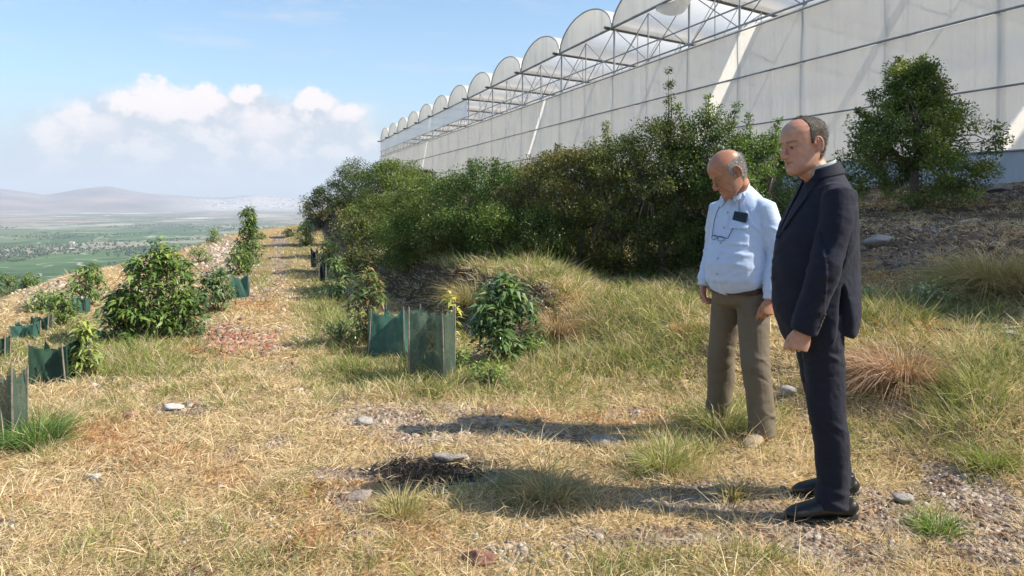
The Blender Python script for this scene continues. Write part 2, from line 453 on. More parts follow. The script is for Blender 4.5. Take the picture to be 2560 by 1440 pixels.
# brown earth of the upper right bank, greenhouse shade painted into its colour
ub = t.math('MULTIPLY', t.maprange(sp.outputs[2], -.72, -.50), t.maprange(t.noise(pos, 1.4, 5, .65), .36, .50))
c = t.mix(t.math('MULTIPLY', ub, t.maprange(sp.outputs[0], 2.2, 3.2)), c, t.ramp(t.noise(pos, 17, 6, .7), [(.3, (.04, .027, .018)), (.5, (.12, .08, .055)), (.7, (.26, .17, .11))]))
# near-black patch coloured into the ground among the straw
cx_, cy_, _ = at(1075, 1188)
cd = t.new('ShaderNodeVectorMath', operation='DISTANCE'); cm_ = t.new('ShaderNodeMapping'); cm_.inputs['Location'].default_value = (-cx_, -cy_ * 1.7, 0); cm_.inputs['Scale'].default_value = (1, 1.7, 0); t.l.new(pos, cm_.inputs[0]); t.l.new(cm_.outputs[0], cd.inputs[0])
dark_mask = t.maprange(t.math('ADD', cd.outputs['Value'], t.math('MULTIPLY', t.math('SUBTRACT', t.noise(pos, 9, 5, .7), .5), .55)), .43, .30)
c = t.mix(dark_mask, c, t.ramp(fine, [(.3, (.008, .008, .009)), (.75, (.05, .045, .045))]))
# shrubby hillside below the terrace
scrub = t.ramp(t.noise(pos, .5, 6, .7), [(.4, (.06, .075, .03)), (.52, (.15, .13, .075)), (.65, (.30, .25, .18))])
c = t.mix(t.maprange(sp.outputs[2], -3.2, -6.0), c, scrub)
# the plain: strips of orchards, fields, plastic and bare soil
mp = t.new('ShaderNodeMapping'); mp.inputs['Scale'].default_value = (.0042, .0018, 1); mp.inputs['Rotation'].default_value = (0, 0, R(12)); t.l.new(pos, mp.inputs[0])
vf = t.new('ShaderNodeTexVoronoi', distance='CHEBYCHEV'); vf.inputs['Scale'].default_value = 1.0; vf.inputs['Randomness'].default_value = .75; t.l.new(mp.outputs[0], vf.inputs['Vector'])
vfs = t.new('ShaderNodeSeparateColor'); t.l.new(vf.outputs['Color'], vfs.inputs[0])
dist = t.new('ShaderNodeVectorMath', operation='LENGTH'); t.l.new(pos, dist.inputs[0])
near_f = t.ramp(vfs.outputs[0], [(0, (.028, .075, .016)), (.35, (.040, .098, .022)), (.6, (.060, .125, .030)), (.84, (.095, .14, .05)), (.97, (.24, .22, .15))], 'CONSTANT')
far_f = t.ramp(vfs.outputs[1], [(0, (.08, .10, .06)), (.30, (.22, .17, .13)), (.55, (.30, .23, .18)), (.75, (.13, .14, .09)), (.95, (.50, .47, .42))], 'CONSTANT')
fm = t.noise(pos, .0016, 3, .6)
ff = t.mix(t.maprange(t.math('ADD', dist.outputs['Value'], t.math('MULTIPLY', t.math('SUBTRACT', fm, .5), 3500)), 3300, 4900), near_f, far_f)
mp2 = t.new('ShaderNodeMapping'); mp2.inputs['Scale'].default_value = (.02, .09, 1); mp2.inputs['Rotation'].default_value = (0, 0, R(4)); t.l.new(pos, mp2.inputs[0])
str_ = t.noise(mp2.outputs[0], 1.0, 5, .7)
ff = t.mix(1.0, ff, t.ramp(str_, [(.3, (.55, .55, .55)), (.7, (1.35, 1.35, 1.35))]), 'MULTIPLY')
road = t.noise(mp.outputs[0], 1.4, 2, .4)
ff = t.mix(t.math('MULTIPLY', t.maprange(t.math('ABSOLUTE', t.math('SUBTRACT', road, .5)), .004, .012, 1, 0), .75), ff, (.42, .38, .30))
# pale quarry / plastic-house belt at the foot of the hills
axp = t.math('DIVIDE', sp.outputs[0], sp.outputs[1])
belt = t.math('MULTIPLY', t.maprange(dist.outputs['Value'], 8700, 9700), t.maprange(dist.outputs['Value'], 12600, 11600))
belt = t.math('MULTIPLY', belt, t.math('MULTIPLY', t.maprange(axp, -.46, -.37), t.maprange(axp, -.24, -.28)))
mp3 = t.new('ShaderNodeMapping'); mp3.inputs['Scale'].default_value = (.002, .0009, 1); t.l.new(pos, mp3.inputs[0])
beltn = t.maprange(t.noise(mp3.outputs[0], 1.6, 4, .65), .42, .52)
hillc = t.ramp(t.noise(pos, .0011, 5, .65), [(.35, (.085, .06, .05)), (.5, (.17, .115, .095)), (.65, (.30, .21, .165))])
ff = t.mix(t.maprange(sp.outputs[2], -112, -80), ff, hillc)
ff = t.mix(t.math('MULTIPLY', belt, beltn), ff, (.60, .56, .52))
c = t.mix(t.maprange(sp.outputs[2], -85, -105), c, ff)
c = t.mix(t.maprange(dist.outputs['Value'], 6000, 8000), c, ff)
p = t.new('ShaderNodeBsdfPrincipled'); t.l.new(c, p.inputs['Base Color']); p.inputs['Roughness'].default_value = .95; p.inputs['Specular IOR Level'].default_value = .15
hgt = t.math('ADD', t.math('MULTIPLY', fine, .6), t.math('ADD', t.math('MULTIPLY', vor.outputs['Distance'], -.9), t.math('MULTIPLY', mid, .8)))
t.l.new(t.bump(hgt, .9, .03), p.inputs['Normal'])
t.l.new(p.outputs[0], out.inputs[0])
ground = link('ground', gme, m, None, True)
tag(ground, 'dry stony hillside terrace dropping to the wide green plain', 'ground', kind='structure')

# ------------------------------------------------------------------ haze
hb = MB(); hb.box((0, 0, (PLAIN - 8 + 420) / 2), (39000, 39000, 420 - (PLAIN - 8)))
m, t, out = material('haze')
vp = t.new('ShaderNodeVolumePrincipled'); vp.inputs['Color'].default_value = (.80, .88, 1.0, 1); vp.inputs['Density'].default_value = 1.1e-4; vp.inputs['Anisotropy'].default_value = 0.0
t.l.new(vp.outputs[0], out.inputs['Volume'])
tag(hb.build('haze', m), 'thin blue summer haze over the plain', 'haze', kind='stuff')

# ------------------------------------------------------------------ orchards, farms and town on the plain
def blades(name, base, tipdir, ln, w, bend, cols, mat):
    """curved two-segment grass blades. base (n,3), tipdir (n,3) unit, ln (n,), w (n,), bend (n,3)"""
    n = len(base)
    side = np.cross(tipdir, rng.normal(size=(n, 3))); side /= np.linalg.norm(side, axis=1)[:, None] + 1e-9
    mid = base + tipdir * (ln * .5)[:, None] + bend * (ln * .12)[:, None]
    tip = base + tipdir * (ln * .92)[:, None] + bend * (ln * .5)[:, None]
    V = np.stack([base - side * w[:, None], base + side * w[:, None], mid + side * (w * .8)[:, None], mid - side * (w * .8)[:, None], tip], 1).reshape(-1, 3)
    k = np.arange(n)[:, None] * 5
    f = np.concatenate([k + [0, 1, 2, 3], k + [3, 2, 4]], 1).ravel()
    ct = np.tile([4, 3], n)
    dk = np.repeat(cols, 5, 0)
    return np_mesh(name, V, f, ct, dk)
def leaves(pos, d, nrm, ln, w, cols, droop=0.25, fold=0.25):
    """leaf shapes with a folded midrib: 6 verts, 4 tris"""
    n = len(pos)
    d = d / (np.linalg.norm(d, axis=1)[:, None] + 1e-9)
    s_ = np.cross(d, nrm); s_ /= np.linalg.norm(s_, axis=1)[:, None] + 1e-9
    u = np.cross(s_, d)
    L = ln[:, None]; Wd = w[:, None]
    b = pos; tp = pos + d * L - u * L * droop
    mid = pos + d * L * .5 + u * L * .02
    l = pos + d * L * .45 + s_ * Wd * .5 + u * Wd * fold; r = pos + d * L * .45 - s_ * Wd * .5 + u * Wd * fold
    V = np.stack([b, l, tp, r, mid], 1).reshape(-1, 3)
    k = np.arange(n)[:, None] * 5
    f = np.concatenate([k + [0, 4, 1], k + [1, 4, 2], k + [0, 3, 4], k + [3, 2, 4]], 1).ravel()
    return V, f, np.full(n * 4, 3), np.repeat(cols, 5, 0)
def far_crowns(name, xs, ys, hs, seedc):
    VV = []; FF = []; CC = []
    base = np.array([[1, 0, 0], [.5, .87, 0], [-.5, .87, 0], [-1, 0, 0], [-.5, -.87, 0], [.5, -.87, 0]])
    n = len(xs); r_ = hs * rng.uniform(.5, .75, n)
    z0 = gz(xs, ys)
    rings = []
    for (rr_, hh) in ((.7, -.1), (1.0, .4), (.62, .85)):
        rg = base[None] * (r_[:, None, None] * rr_) * rng.uniform(.8, 1.2, (n, 6, 1))
        rg[:, :, 0] += xs[:, None]; rg[:, :, 1] += ys[:, None]; rg[:, :, 2] = (z0 + hs * hh)[:, None] + rng.normal(size=(n, 6)) * hs[:, None] * .05
        rings.append(rg)
    top = np.stack([xs, ys, z0 + hs], 1)[:, None]
    V = np.concatenate(rings + [top], 1).reshape(-1, 3)
    f0 = []
    for a in range(2):
        for k in range(6): f0.append([a * 6 + k, a * 6 + (k + 1) % 6, a * 6 + 6 + (k + 1) % 6, a * 6 + 6 + k])
    tri = [[12 + k, 12 + (k + 1) % 6, 18] for k in range(6)]
    k = np.arange(n)[:, None] * 19
    f = np.concatenate([k + np.array(f0).ravel(), k + np.array(tri).ravel()], 1).ravel()
    ct = np.tile([4] * 12 + [3] * 6, n)
    c = np.array([.038, .075, .024]) * rng.uniform(.6, 1.5, (n, 1)) * np.array([1, 1, 1]); c[:, 0] *= rng.uniform(.8, 1.6, n)
    return np_mesh(name, V, f, ct, np.repeat(c, 19, 0))
N = 20000
rr0 = np.geomspace(650, 4200, N) * rng.uniform(.97, 1.03, N)
aa0 = rng.uniform(-.95, -.20, N)
ys0 = rr0 / np.sqrt(1 + aa0 ** 2); xs0 = ys0 * aa0
dens = fbm(xs0 * .0035, ys0 * .0022, 61, 3)
row = np.round(ys0 / 9) * 9
keep = dens + rng.normal(size=N) * .05 > .60
xs0, ys0 = xs0[keep], (row + rng.normal(size=N))[keep]
cm = far_crowns('orchard_trees', xs0, ys0, rng.uniform(2.5, 6.0, len(xs0)), 0)
tag(link('orchard_trees', cm, M['leaf']), 'distant dark green orchard trees scattered over the plain', 'orchard', kind='stuff')
M['white_wall'] = principled('white_render', (.62, .59, .55), .8)
M['tile'] = principled('roof_tile', (.40, .22, .15), .8)
def farm(px, py, w, h, label):
    Y = -PLAIN * F / (py - 500); X = (px - 1280) / F * Y
    o = empty('farm_building', (X, Y, gz1(X, Y)))
    tag(o, label, 'farm building')
    b = MB(); b.box((0, 0, h / 2), (w, w * .6, h)); b.build('wall', M['white_wall'], o)
    r = MB(); r.add([(-w / 2 - .5, -w * .3 - .5, h), (w / 2 + .5, -w * .3 - .5, h), (w / 2 + .5, w * .3 + .5, h), (-w / 2 - .5, w * .3 + .5, h), (-w / 2 - .5, 0, h * 1.35), (w / 2 + .5, 0, h * 1.35)],
                    [(0, 1, 5, 4), (2, 3, 4, 5), (0, 4, 3), (1, 2, 5), (0, 3, 2, 1)]); r.build('roof', M['white_wall'], o)
farm(180, 626, 9, 4.5, 'small white farm building on the plain, nearer of the two')
farm(180, 609, 12, 4, 'long low white farm building on the plain, farther one')
tb = MB()
for k in range(130):
    a = rng.uniform(-.40, -.262); Y = rng.uniform(9000, 12000); X = a * Y
    w = rng.uniform(20, 70); h = rng.uniform(8, 24) if rng.random() < .15 else rng.uniform(4, 9)
    tb.box((X, Y, gz1(X, Y) + h / 2), (w, w * .7, h))
tag(tb.build('distant_town', M['white_wall']), 'pale distant town and works at the foot of the far hills', 'town', kind='stuff')
# ================================================================== GREENHOUSE
KW = 15.2                                     # z = slope * KW on the wall plane ; Y = 30400 / (px - 650)
DP = 14.5
dW = Vector((-.300, .954, 0)); nW = Vector((.954, .300, 0))
gW = Vector((1.21, 1.0, 0)).normalized()      # direction in which the spans run back
def wall_pt(Y, z, off=0.0):
    """point on the wall plane; off>0 towards the inside"""
    # (X,Y) with .954X+.3Y = DP
    X = (DP - .300 * Y) / .954
    return Vector((X, Y, z)) + nW * off
ZG, ZT, ZM, ZA, ZB, ZC, ZBASE = .488 * KW, .359 * KW, .402 * KW, .2545 * KW, .1525 * KW, .0655 * KW, .021 * KW
Y0 = 34.75; DY = 6.08
NSP = range(-6, 11)                           # spans n .. n+1
gh = empty('greenhouse', wall_pt(30, ZBASE))
tag(gh, 'long white plastic film greenhouse with a row of arched gables above the hedge', 'greenhouse')
GI = Matrix.Translation(-Vector(gh.location))
def gb(mb, name, mat, parent=gh, smooth=False):
    me = mb.mesh(name); me.transform(GI)
    o = link(name, me, mat, parent, smooth)
    return o
def film(name, col, transp, transl, wrinkle=.5, streak=.25):
    m, t, out = material(name)
    geo = t.new('ShaderNodeNewGeometry'); pos = geo.outputs['Position']
    mp = t.new('ShaderNodeMapping'); mp.inputs['Scale'].default_value = (1.6, 1.6, .10); t.l.new(pos, mp.inputs[0])
    n = t.noise(mp.outputs[0], 1.3, 5, .65)
    n2 = t.noise(pos, .45, 3, .5)
    c = t.mix(t.maprange(n, .3, .7), tuple(x * (1 - streak) for x in col), col)
    c = t.mix(t.maprange(n2, .35, .65), c, tuple(x * y for x, y in zip(col, (.97, .95, .91))))
    d = t.new('ShaderNodeBsdfPrincipled'); t.l.new(c, d.inputs['Base Color']); d.inputs['Roughness'].default_value = .38
    tr = t.new('ShaderNodeBsdfTranslucent'); t.l.new(c, tr.inputs[0])
    bm_ = t.bump(t.math('ADD', n, t.noise(pos, 1.7, 3, .6)), wrinkle, .05)
    t.l.new(bm_, d.inputs['Normal']); t.l.new(bm_, tr.inputs['Normal'])
    tp = t.new('ShaderNodeBsdfTransparent'); tp.inputs[0].default_value = (.95, .95, .95, 1)
    a = t.new('ShaderNodeMixShader'); a.inputs[0].default_value = transl; t.l.new(d.outputs[0], a.inputs[1]); t.l.new(tr.outputs[0], a.inputs[2])
    b = t.new('ShaderNodeMixShader'); b.inputs[0].default_value = transp; t.l.new(a.outputs[0], b.inputs[1]); t.l.new(tp.outputs[0], b.inputs[2])
    t.l.new(b.outputs[0], out.inputs[0])
    return m
M['film_wall'] = film('greenhouse_wall_film', (.82, .80, .765), .05, .50, .7)
M['film_roof'] = film('greenhouse_roof_film', (.93, .92, .90), .14, .58, .2, .12)
M['film_gable'] = film('greenhouse_gable_film', (.86, .84, .79), .08, .5, .2, .3)
M['film_strip'] = film('greenhouse_blind_film', (.78, .84, .92), .15, .35, .2, .12)
M['film_grey'] = film('weathered_grey_sheet', (.36, .42, .50), .0, .15, .5, .35)
YA = Y0 + DY * NSP.start; YE = Y0 + DY * NSP.stop
def sheet(name, mat, z0, z1, ya, ye, off, amp, seed, nz=10, step=.35):
    ny = int((ye - ya) / step) + 1
    ys = np.linspace(ya, ye, ny); zz = np.linspace(z0, z1, nz)
    Yg, Zg = np.meshgrid(ys, zz)
    o = amp * (fbm(Yg * .55, Zg * .8, seed, 4) - .5) * 2
    # diagonal tension folds hanging from the posts
    o = o + amp * .5 * np.sin(Yg * 3.1 + Zg * 2.2 + 3 * fbm(Yg * .3, Zg * .3, seed + 3, 2)) * sstep(.45, .7, fbm(Yg * .25, Zg * .3, seed + 7, 2))
    X = (DP - .300 * Yg) / .954
    V = np.stack([X + nW.x * (off + o), Yg + nW.y * (off + o), Zg], -1).reshape(-1, 3) - np.array(gh.location)
    i, j = np.meshgrid(np.arange(nz - 1), np.arange(ny - 1), indexing='ij')
    q = np.stack([i * ny + j, i * ny + j + 1, (i + 1) * ny + j + 1, (i + 1) * ny + j], -1).reshape(-1)
    me = np_mesh(name, V, q, np.full(len(q) // 4, 4))
    return link(name, me, mat, gh, True)
sheet('wall_film', M['film_wall'], ZC, ZA, YA, YE, .10, .035, 3, 16)
sheet('wall_film', M['film_wall'], ZA + .01, ZT, YA, YE, .12, .035, 5, 10)
sheet('skirt_sheet', M['film_grey'], ZBASE - .35, ZC - .01, YA, YE, .02, .03, 8, 6)
sheet('blind_film', M['film_strip'], ZM, ZG - .04, Y0 + DY * 4.0, YE, .06, .02, 12, 5)
M['rail_grey'] = principled('rail_grey', (.32, .32, .315), .6, metal=.2, var=.3, vscale=2)
# rails along the wall
for (z, w, mt) in ((ZT + .05, .07, 'steel'), (ZT - .12, .05, 'rail_grey'), (ZA, .055, 'rail_grey'), (ZB, .045, 'rail_grey'), (ZC, .045, 'rail_grey'), (ZM, .06, 'steel'), (ZG, .11, 'rail_grey')):
    b = MB(); b.tube([wall_pt(YA, z, -.03), wall_pt(YE, z, -.03)], w / 2, 8); gb(b, 'rail', M[mt], smooth=True)
# posts, braces
for n in range(NSP.start * 2, NSP.stop * 2 + 1):
    Y = Y0 + DY * n / 2
    b = MB(); b.tube([wall_pt(Y, ZBASE - .3, .19), wall_pt(Y, ZG, .19)], .045 if n % 2 == 0 else .03, 8); gb(b, 'post', M['steel'], smooth=True)
for n in NSP:
    a = Y0 + DY * n
    for h in (0, 1):
        ya, yb = a + DY * h / 2, a + DY * (h + 1) / 2
        if (n * 2 + h) % 2 == 0 or n < 2:
            b = MB()
            b.tube([wall_pt(ya, ZT + .05, .2), wall_pt(yb, ZG, .2)], .02, 6); b.tube([wall_pt(yb, ZT + .05, .2), wall_pt(ya, ZG, .2)], .02, 6)
            gb(b, 'brace', M['steel'])
        # inward truss braces
    b = MB()
    P = wall_pt(a, ZG, .2)
    for d_ in (1.5, 3.0, 4.5, 6.0):
        b.tube([wall_pt(a, ZT + .05, .2) + gW * (d_ - 1.5), P + gW * d_], .02, 6); b.tube([P + gW * d_, wall_pt(a, ZT + .05, .2) + gW * d_], .02, 6)
    b.tube([wall_pt(a, ZT + .05, .2), wall_pt(a, ZT + .05, .2) + gW * 14], .035, 6)
    gb(b, 'truss', M['steel'])
LEN = 26.0; AH = 1.42
NA = 18
def arch(n, k, sag=0.0):
    """k in 0..1 across the span -> (Y, z)"""
    Y = Y0 + DY * (n + k)
    th = math.pi * (1 - k)
    c = -math.cos(math.pi * k)
    z = ZG + AH * math.sqrt(max(0, 1 - c * c)) ** 1.0
    return Y0 + DY * (n + .5 + .5 * c), z
for n in NSP:
    # gable film: half disc in the wall plane
    prof = [arch(n, i / NA) for i in range(NA + 1)]
    rows = 6
    b = MB(); vs_ = []; fs = []
    for i, (Y, z) in enumerate(prof):
        for r_ in range(rows + 1):
            off = .03 * math.sin(i * 1.9 + n) * math.sin(math.pi * r_ / rows)
            vs_.append(wall_pt(Y, ZG + .02 + (z - ZG - .02) * r_ / rows, .12 + off))
    for i in range(NA):
        for r_ in range(rows):
            q = i * (rows + 1) + r_; fs.append((q, q + rows + 1, q + rows + 2, q + 1))
    b.add(vs_, fs); gb(b, 'gable_film', M['film_gable'], smooth=True)
    b = MB(); b.tube([wall_pt(Y, z + .02, .08) for Y, z in prof], .035, 6); gb(b, 'arch_hoop', M['steel'], smooth=True)
    # roof film: barrel, with a vent slot left open along the near side of most spans
    openv = {-4: .12, -2: .17, 1: .12}.get(n, .12 if n > 4 and n % 3 == 0 else 0)
    i0 = int(NA * openv)
    b = MB(); vs_ = []; fs = []; SEG = 12
    idx = list(range(0 if i0 == 0 else i0, NA + 1))
    for i in idx:
        Y, z = prof[i]
        for s_ in range(SEG + 1):
            base = wall_pt(Y, z + .03, .10) + gW * (LEN * s_ / SEG)
            base.z += .03 * math.sin(s_ * 2.1 + i)
            vs_.append(base)
    m_ = len(idx)
    for i in range(m_ - 1):
        for s_ in range(SEG):
            q = i * (SEG + 1) + s_; fs.append((q, q + SEG + 1, q + SEG + 2, q + 1))
    b.add(vs_, fs); gb(b, 'roof_film', M['film_roof'], smooth=True)
    # hoops further back and the gutter running inwards
    for s_ in range(1, 3):
        b = MB(); b.tube([wall_pt(Y, z, .1) + gW * (LEN * s_ / 3) for Y, z in prof[::2]], .028, 5)
        gb(b, 'roof_hoop', M['steel'], smooth=True)
for n in range(NSP.start, NSP.stop + 1):
    Y = Y0 + DY * n
    a = wall_pt(Y, ZG + .02, 0) - gW * .35; c = wall_pt(Y, ZG + .02, 0) + gW * LEN
    b = MB(); b.tube([a, c], .07, 4, rad2=.10, up=(0, 0, 1)); gb(b, 'gutter', M['dark_steel'])
    for d_ in (6, 12, 18):
        b = MB(); q = wall_pt(Y, 0, .2) + gW * d_; b.tube([(q.x, q.y, .2), (q.x, q.y, ZG)], .04, 6); gb(b, 'post', M['steel'])
# loose torn film hanging from the eave near the right
def torn(y0, y1, seed):
    n = 26; m_ = 5; V = []; fs = []
    for i in range(n):
        k = i / (n - 1); Y = y0 + (y1 - y0) * k
        for j in range(m_):
            v = j / (m_ - 1)
            z = ZG - .05 - v * (.18 + .5 * math.sin(math.pi * k) ** .8 * (0.7 + .3 * math.sin(seed + 5 * k)))
            V.append(wall_pt(Y, z, -.02 - .10 * math.sin(9 * k + seed + v * 2) - .12 * v))
    for i in range(n - 1):
        for j in range(m_ - 1):
            q = i * m_ + j; fs.append((q, q + m_, q + m_ + 1, q + 1))
    b = MB(); b.add(V, fs); gb(b, 'torn_film', M['film_roof_torn'], smooth=True)
M['film_roof_torn'] = film('torn_film', (.84, .78, .70), .02, .5, .6, .3)
torn(22.5, 26.5, 2)
torn(27.2, 30.5, 5)
# end wall at the far end
b = MB(); A = wall_pt(YE, 0, .1); E = A + gW * LEN
b.add([(A.x, A.y, ZBASE - .3), (E.x, E.y, ZBASE - .3), (E.x, E.y, ZG), (A.x, A.y, ZG)], [(0, 1, 2, 3)]); gb(b, 'end_film', M['film_wall'])
# inner curtain: far side of the bay block so that the interior reads white
b = MB(); A = wall_pt(YA, 0, .1) + gW * LEN; E = wall_pt(YE, 0, .1) + gW * LEN
b.add([(A.x, A.y, ZBASE - .3), (E.x, E.y, ZBASE - .3), (E.x, E.y, ZG), (A.x, A.y, ZG)], [(0, 1, 2, 3)]); gb(b, 'back_film', M['film_roof'])
# ================================================================== GRASS AND GRAVEL
def sample_area(n, ylo, yhi, power, margin=.16):
    """points in a wedge before the camera, thinning with distance"""
    u = rng.random(n)
    # density ~ Y^-power per m2, width ~ Y  =>  pdf ~ Y^(1-power)
    k = 2 - power
    Y = (ylo ** k + u * (yhi ** k - ylo ** k)) ** (1 / k) if abs(k) > 1e-6 else ylo * (yhi / ylo) ** u
    X = rng.uniform(-1, 1, n) * ((.64 + margin) * Y + .5)
    return X, Y
TALL = [(1200, 640, 420, 40, .7), (1400, 660, 200, 40, .8), (1570, 800, 230, 90, 1.0), (1480, 900, 230, 60, .8), (2440, 1010, 140, 140, 1.0), (2480, 700, 130, 60, 1.0), (2200, 790, 140, 60, .8), (1060, 965, 130, 50, .7), (100, 1085, 70, 45, .8), (850, 830, 80, 80, .7),
        (1830, 1060, 100, 60, .8), (1680, 1160, 60, 40, .8), (340, 890, 180, 40, .6), (1400, 1240, 160, 30, .4), (2320, 1330, 60, 50, .6), (1840, 1270, 40, 50, .9), (1430, 740, 90, 50, .7)]
SHADEBANK = [(1100, 700, 300, 80), (1500, 690, 250, 40), (950, 640, 120, 50)]
SC = np.array
def pick(pal, n):
    pal = SC(pal); i = rng.integers(0, len(pal), n); j = rng.integers(0, len(pal), n); k = rng.random((n, 1))
    c = pal[i] * k + pal[j] * (1 - k)
    return c * rng.uniform(.75, 1.2, (n, 1))
STRAW = [(.70, .56, .35), (.80, .68, .47), (.54, .40, .24), (.74, .60, .39), (.64, .51, .31)]
GRN = [(.16, .23, .05), (.24, .30, .075), (.12, .18, .045), (.32, .36, .10), (.38, .37, .13)]
ORG = [(.50, .26, .10), (.58, .35, .16), (.44, .22, .10), (.62, .44, .23)]
def grass_field(nt, ylo, yhi, power, bl, wmul):
    X, Y = sample_area(nt, ylo, yhi, power)
    p = PP(X, Y)
    ok = (p > edge_p(Y) + .1) & (p < DP - .5)
    X, Y = X[ok], Y[ok]
    Z = gz(X, Y)
    g, b, o = zones(X, Y)
    px, py = proj(X, Y, Z)
    tall = bsum(px, py, TALL)
    nn = fbm(X * 4, Y * 4, 77, 3)
    keep = rng.random(len(X)) < np.clip((1.06 - b * 1.05) * (.30 + 1.05 * nn) + .3 * tall, .03, 1)
    X, Y, Z, g, o, tall, nn, px, py, b = [a[keep] for a in (X, Y, Z, g, o, tall, nn, px, py, b)]
    # fewer plants on the steep bank face, the darkened upper bank and the near-black patch
    sx = (gz(X + .08, Y, False) - gz(X - .08, Y, False)) / .16
    steep = sstep(.5, 1.0, sx)
    up = sstep(-.72, -.5, Z) * sstep(2.2, 3.2, X)
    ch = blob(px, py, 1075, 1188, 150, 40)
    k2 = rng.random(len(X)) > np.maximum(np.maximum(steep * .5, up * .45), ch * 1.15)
    X, Y, Z, g, o, tall, nn, px, py, b = [a[k2] for a in (X, Y, Z, g, o, tall, nn, px, py, b)]
    n = len(X)
    kind = rng.random(n)
    isg = (kind < g * .86 + .02)
    iso = (~isg) & (rng.random(n) < o * .8)
    h = .025 + .060 * rng.random(n) ** 1.8 + .035 * nn
    h = np.where(isg, h * 1.2 + .02, h)
    h = h + tall * rng.uniform(.05, .24, n)
    stray = rng.random(n) < .03
    h = np.where(stray, h + rng.uniform(.05, .18, n), h)
    c = np.where(isg[:, None], pick(GRN, n), np.where(iso[:, None], pick(ORG, n), pick(STRAW, n)))
    mixg = (rng.random(n) < .25)[:, None] & isg[:, None]
    c = np.where(mixg, pick(STRAW, n) * .8, c)
    # blades
    N = n * bl
    idx = np.repeat(np.arange(n), bl)
    ang_ = rng.uniform(0, 2 * np.pi, N)
    spr = rng.random(N) ** .7
    lean = np.clip(rng.normal(.85, .36, N), .05, 1.5)
    lean = np.where(isg[idx], lean * .7, lean)
    d = np.stack([np.cos(ang_) * np.sin(lean), np.sin(ang_) * np.sin(lean), np.cos(lean)], 1)
    rad_t = (.02 + .035 * rng.random(n) * (1 + tall))[idx] * (1 + .05 * Y[idx])
    base = np.stack([X[idx] + np.cos(ang_) * rad_t * spr, Y[idx] + np.sin(ang_) * rad_t * spr, Z[idx] - .012], 1)
    L = h[idx] * rng.uniform(.55, 1.35, N)
    w = (.0011 + .0009 * rng.random(N)) * wmul * np.clip(Y[idx] / 4.5, .8, 6) ** .8
    bend = np.stack([np.cos(ang_) * .5, np.sin(ang_) * .5, -rng.uniform(.1, .9, N)], 1) * rng.uniform(.2, 1.1, N)[:, None]
    cc = c[idx] * rng.uniform(.8, 1.2, (N, 1))
    return base, d, L, w, bend, cc, isg[idx]
parts_ = [grass_field(30000, 2.2, 7.0, .6, 11, 1.15), grass_field(26000, 6.5, 15, 1.2, 11, 1.0), grass_field(26000, 14, 46, 1.5, 9, 1.0)]
# loose straw lying on the ground
X, Y = sample_area(150000, 2.2, 14, 1.0)
ok = PP(X, Y) > edge_p(Y); X, Y = X[ok], Y[ok]
g, b, o = zones(X, Y)
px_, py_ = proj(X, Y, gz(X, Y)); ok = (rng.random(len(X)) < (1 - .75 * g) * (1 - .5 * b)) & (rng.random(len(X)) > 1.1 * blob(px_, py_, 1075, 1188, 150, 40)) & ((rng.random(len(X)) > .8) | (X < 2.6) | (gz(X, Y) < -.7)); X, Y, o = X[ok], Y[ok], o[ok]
n = len(X); Zs = gz(X, Y); a_ = rng.uniform(0, 6.283, n)
d = np.stack([np.cos(a_), np.sin(a_), rng.uniform(-.05, .35, n)], 1); d /= np.linalg.norm(d, axis=1)[:, None]
cst = np.where((rng.random(n) < o * .7)[:, None], pick(ORG, n), pick(STRAW + [(.36, .27, .18)], n))
parts_.append((np.stack([X, Y, Zs + rng.uniform(.001, .02, n)], 1), d, rng.uniform(.03, .12, n), rng.uniform(.0009, .0019, n) * np.clip(Y / 4.5, .8, 3), rng.normal(size=(n, 3)) * .25, cst, np.zeros(n, bool)))
allp = [np.concatenate([q[i] for q in parts_]) for i in range(7)]
for nm, sel, lab in (('dry_grass', ~allp[6], 'dry straw coloured grass and litter covering the terrace'), ('green_grass', allp[6], 'green grass tufts growing among the dry straw')):
    me = blades(nm, *[a[sel] for a in allp[:6]], None)
    tag(link(nm, me, M['grass']), lab, 'grass', kind='stuff')

# gravel
def pebbles(name, X, Y, S, cols, mat, sink=.3):
    n = len(X)
    base = SC([[1, 0, 0], [.3, .95, 0], [-.8, .6, 0], [-.8, -.6, 0], [.3, -.95, 0]])
    Z = gz(X, Y)
    jit = rng.uniform(.65, 1.3, (n, 5, 1)); a = rng.uniform(0, 6.28, n); ca, sa = np.cos(a)[:, None], np.sin(a)[:, None]
    def ring(sc, hz):
        r_ = base[None] * jit * sc * rng.uniform(.85, 1.15, (n, 5, 1)); x = r_[..., 0]; y = r_[..., 1] * .7
        return np.stack([(x * ca - y * sa) * S[:, None] + X[:, None], (x * sa + y * ca) * S[:, None] + Y[:, None], (Z + S * hz)[:, None] + rng.normal(size=(n, 5)) * S[:, None] * .1], -1)
    V = np.concatenate([ring(1, -sink), ring(.92, .25), ring(.45, .6)], 1).reshape(-1, 3)
    f0 = []
    for q in range(2):
        for k in range(5): f0.append([q * 5 + k, q * 5 + (k + 1) % 5, q * 5 + 5 + (k + 1) % 5, q * 5 + 5 + k])
    f0 = np.concatenate([np.array(f0).ravel(), [10, 11, 12, 13, 14]])
    f = (np.arange(n)[:, None] * 15 + f0).ravel()
    me = np_mesh(name, V, f, np.tile([4] * 10 + [5], n), np.repeat(cols, 15, 0))
    return me
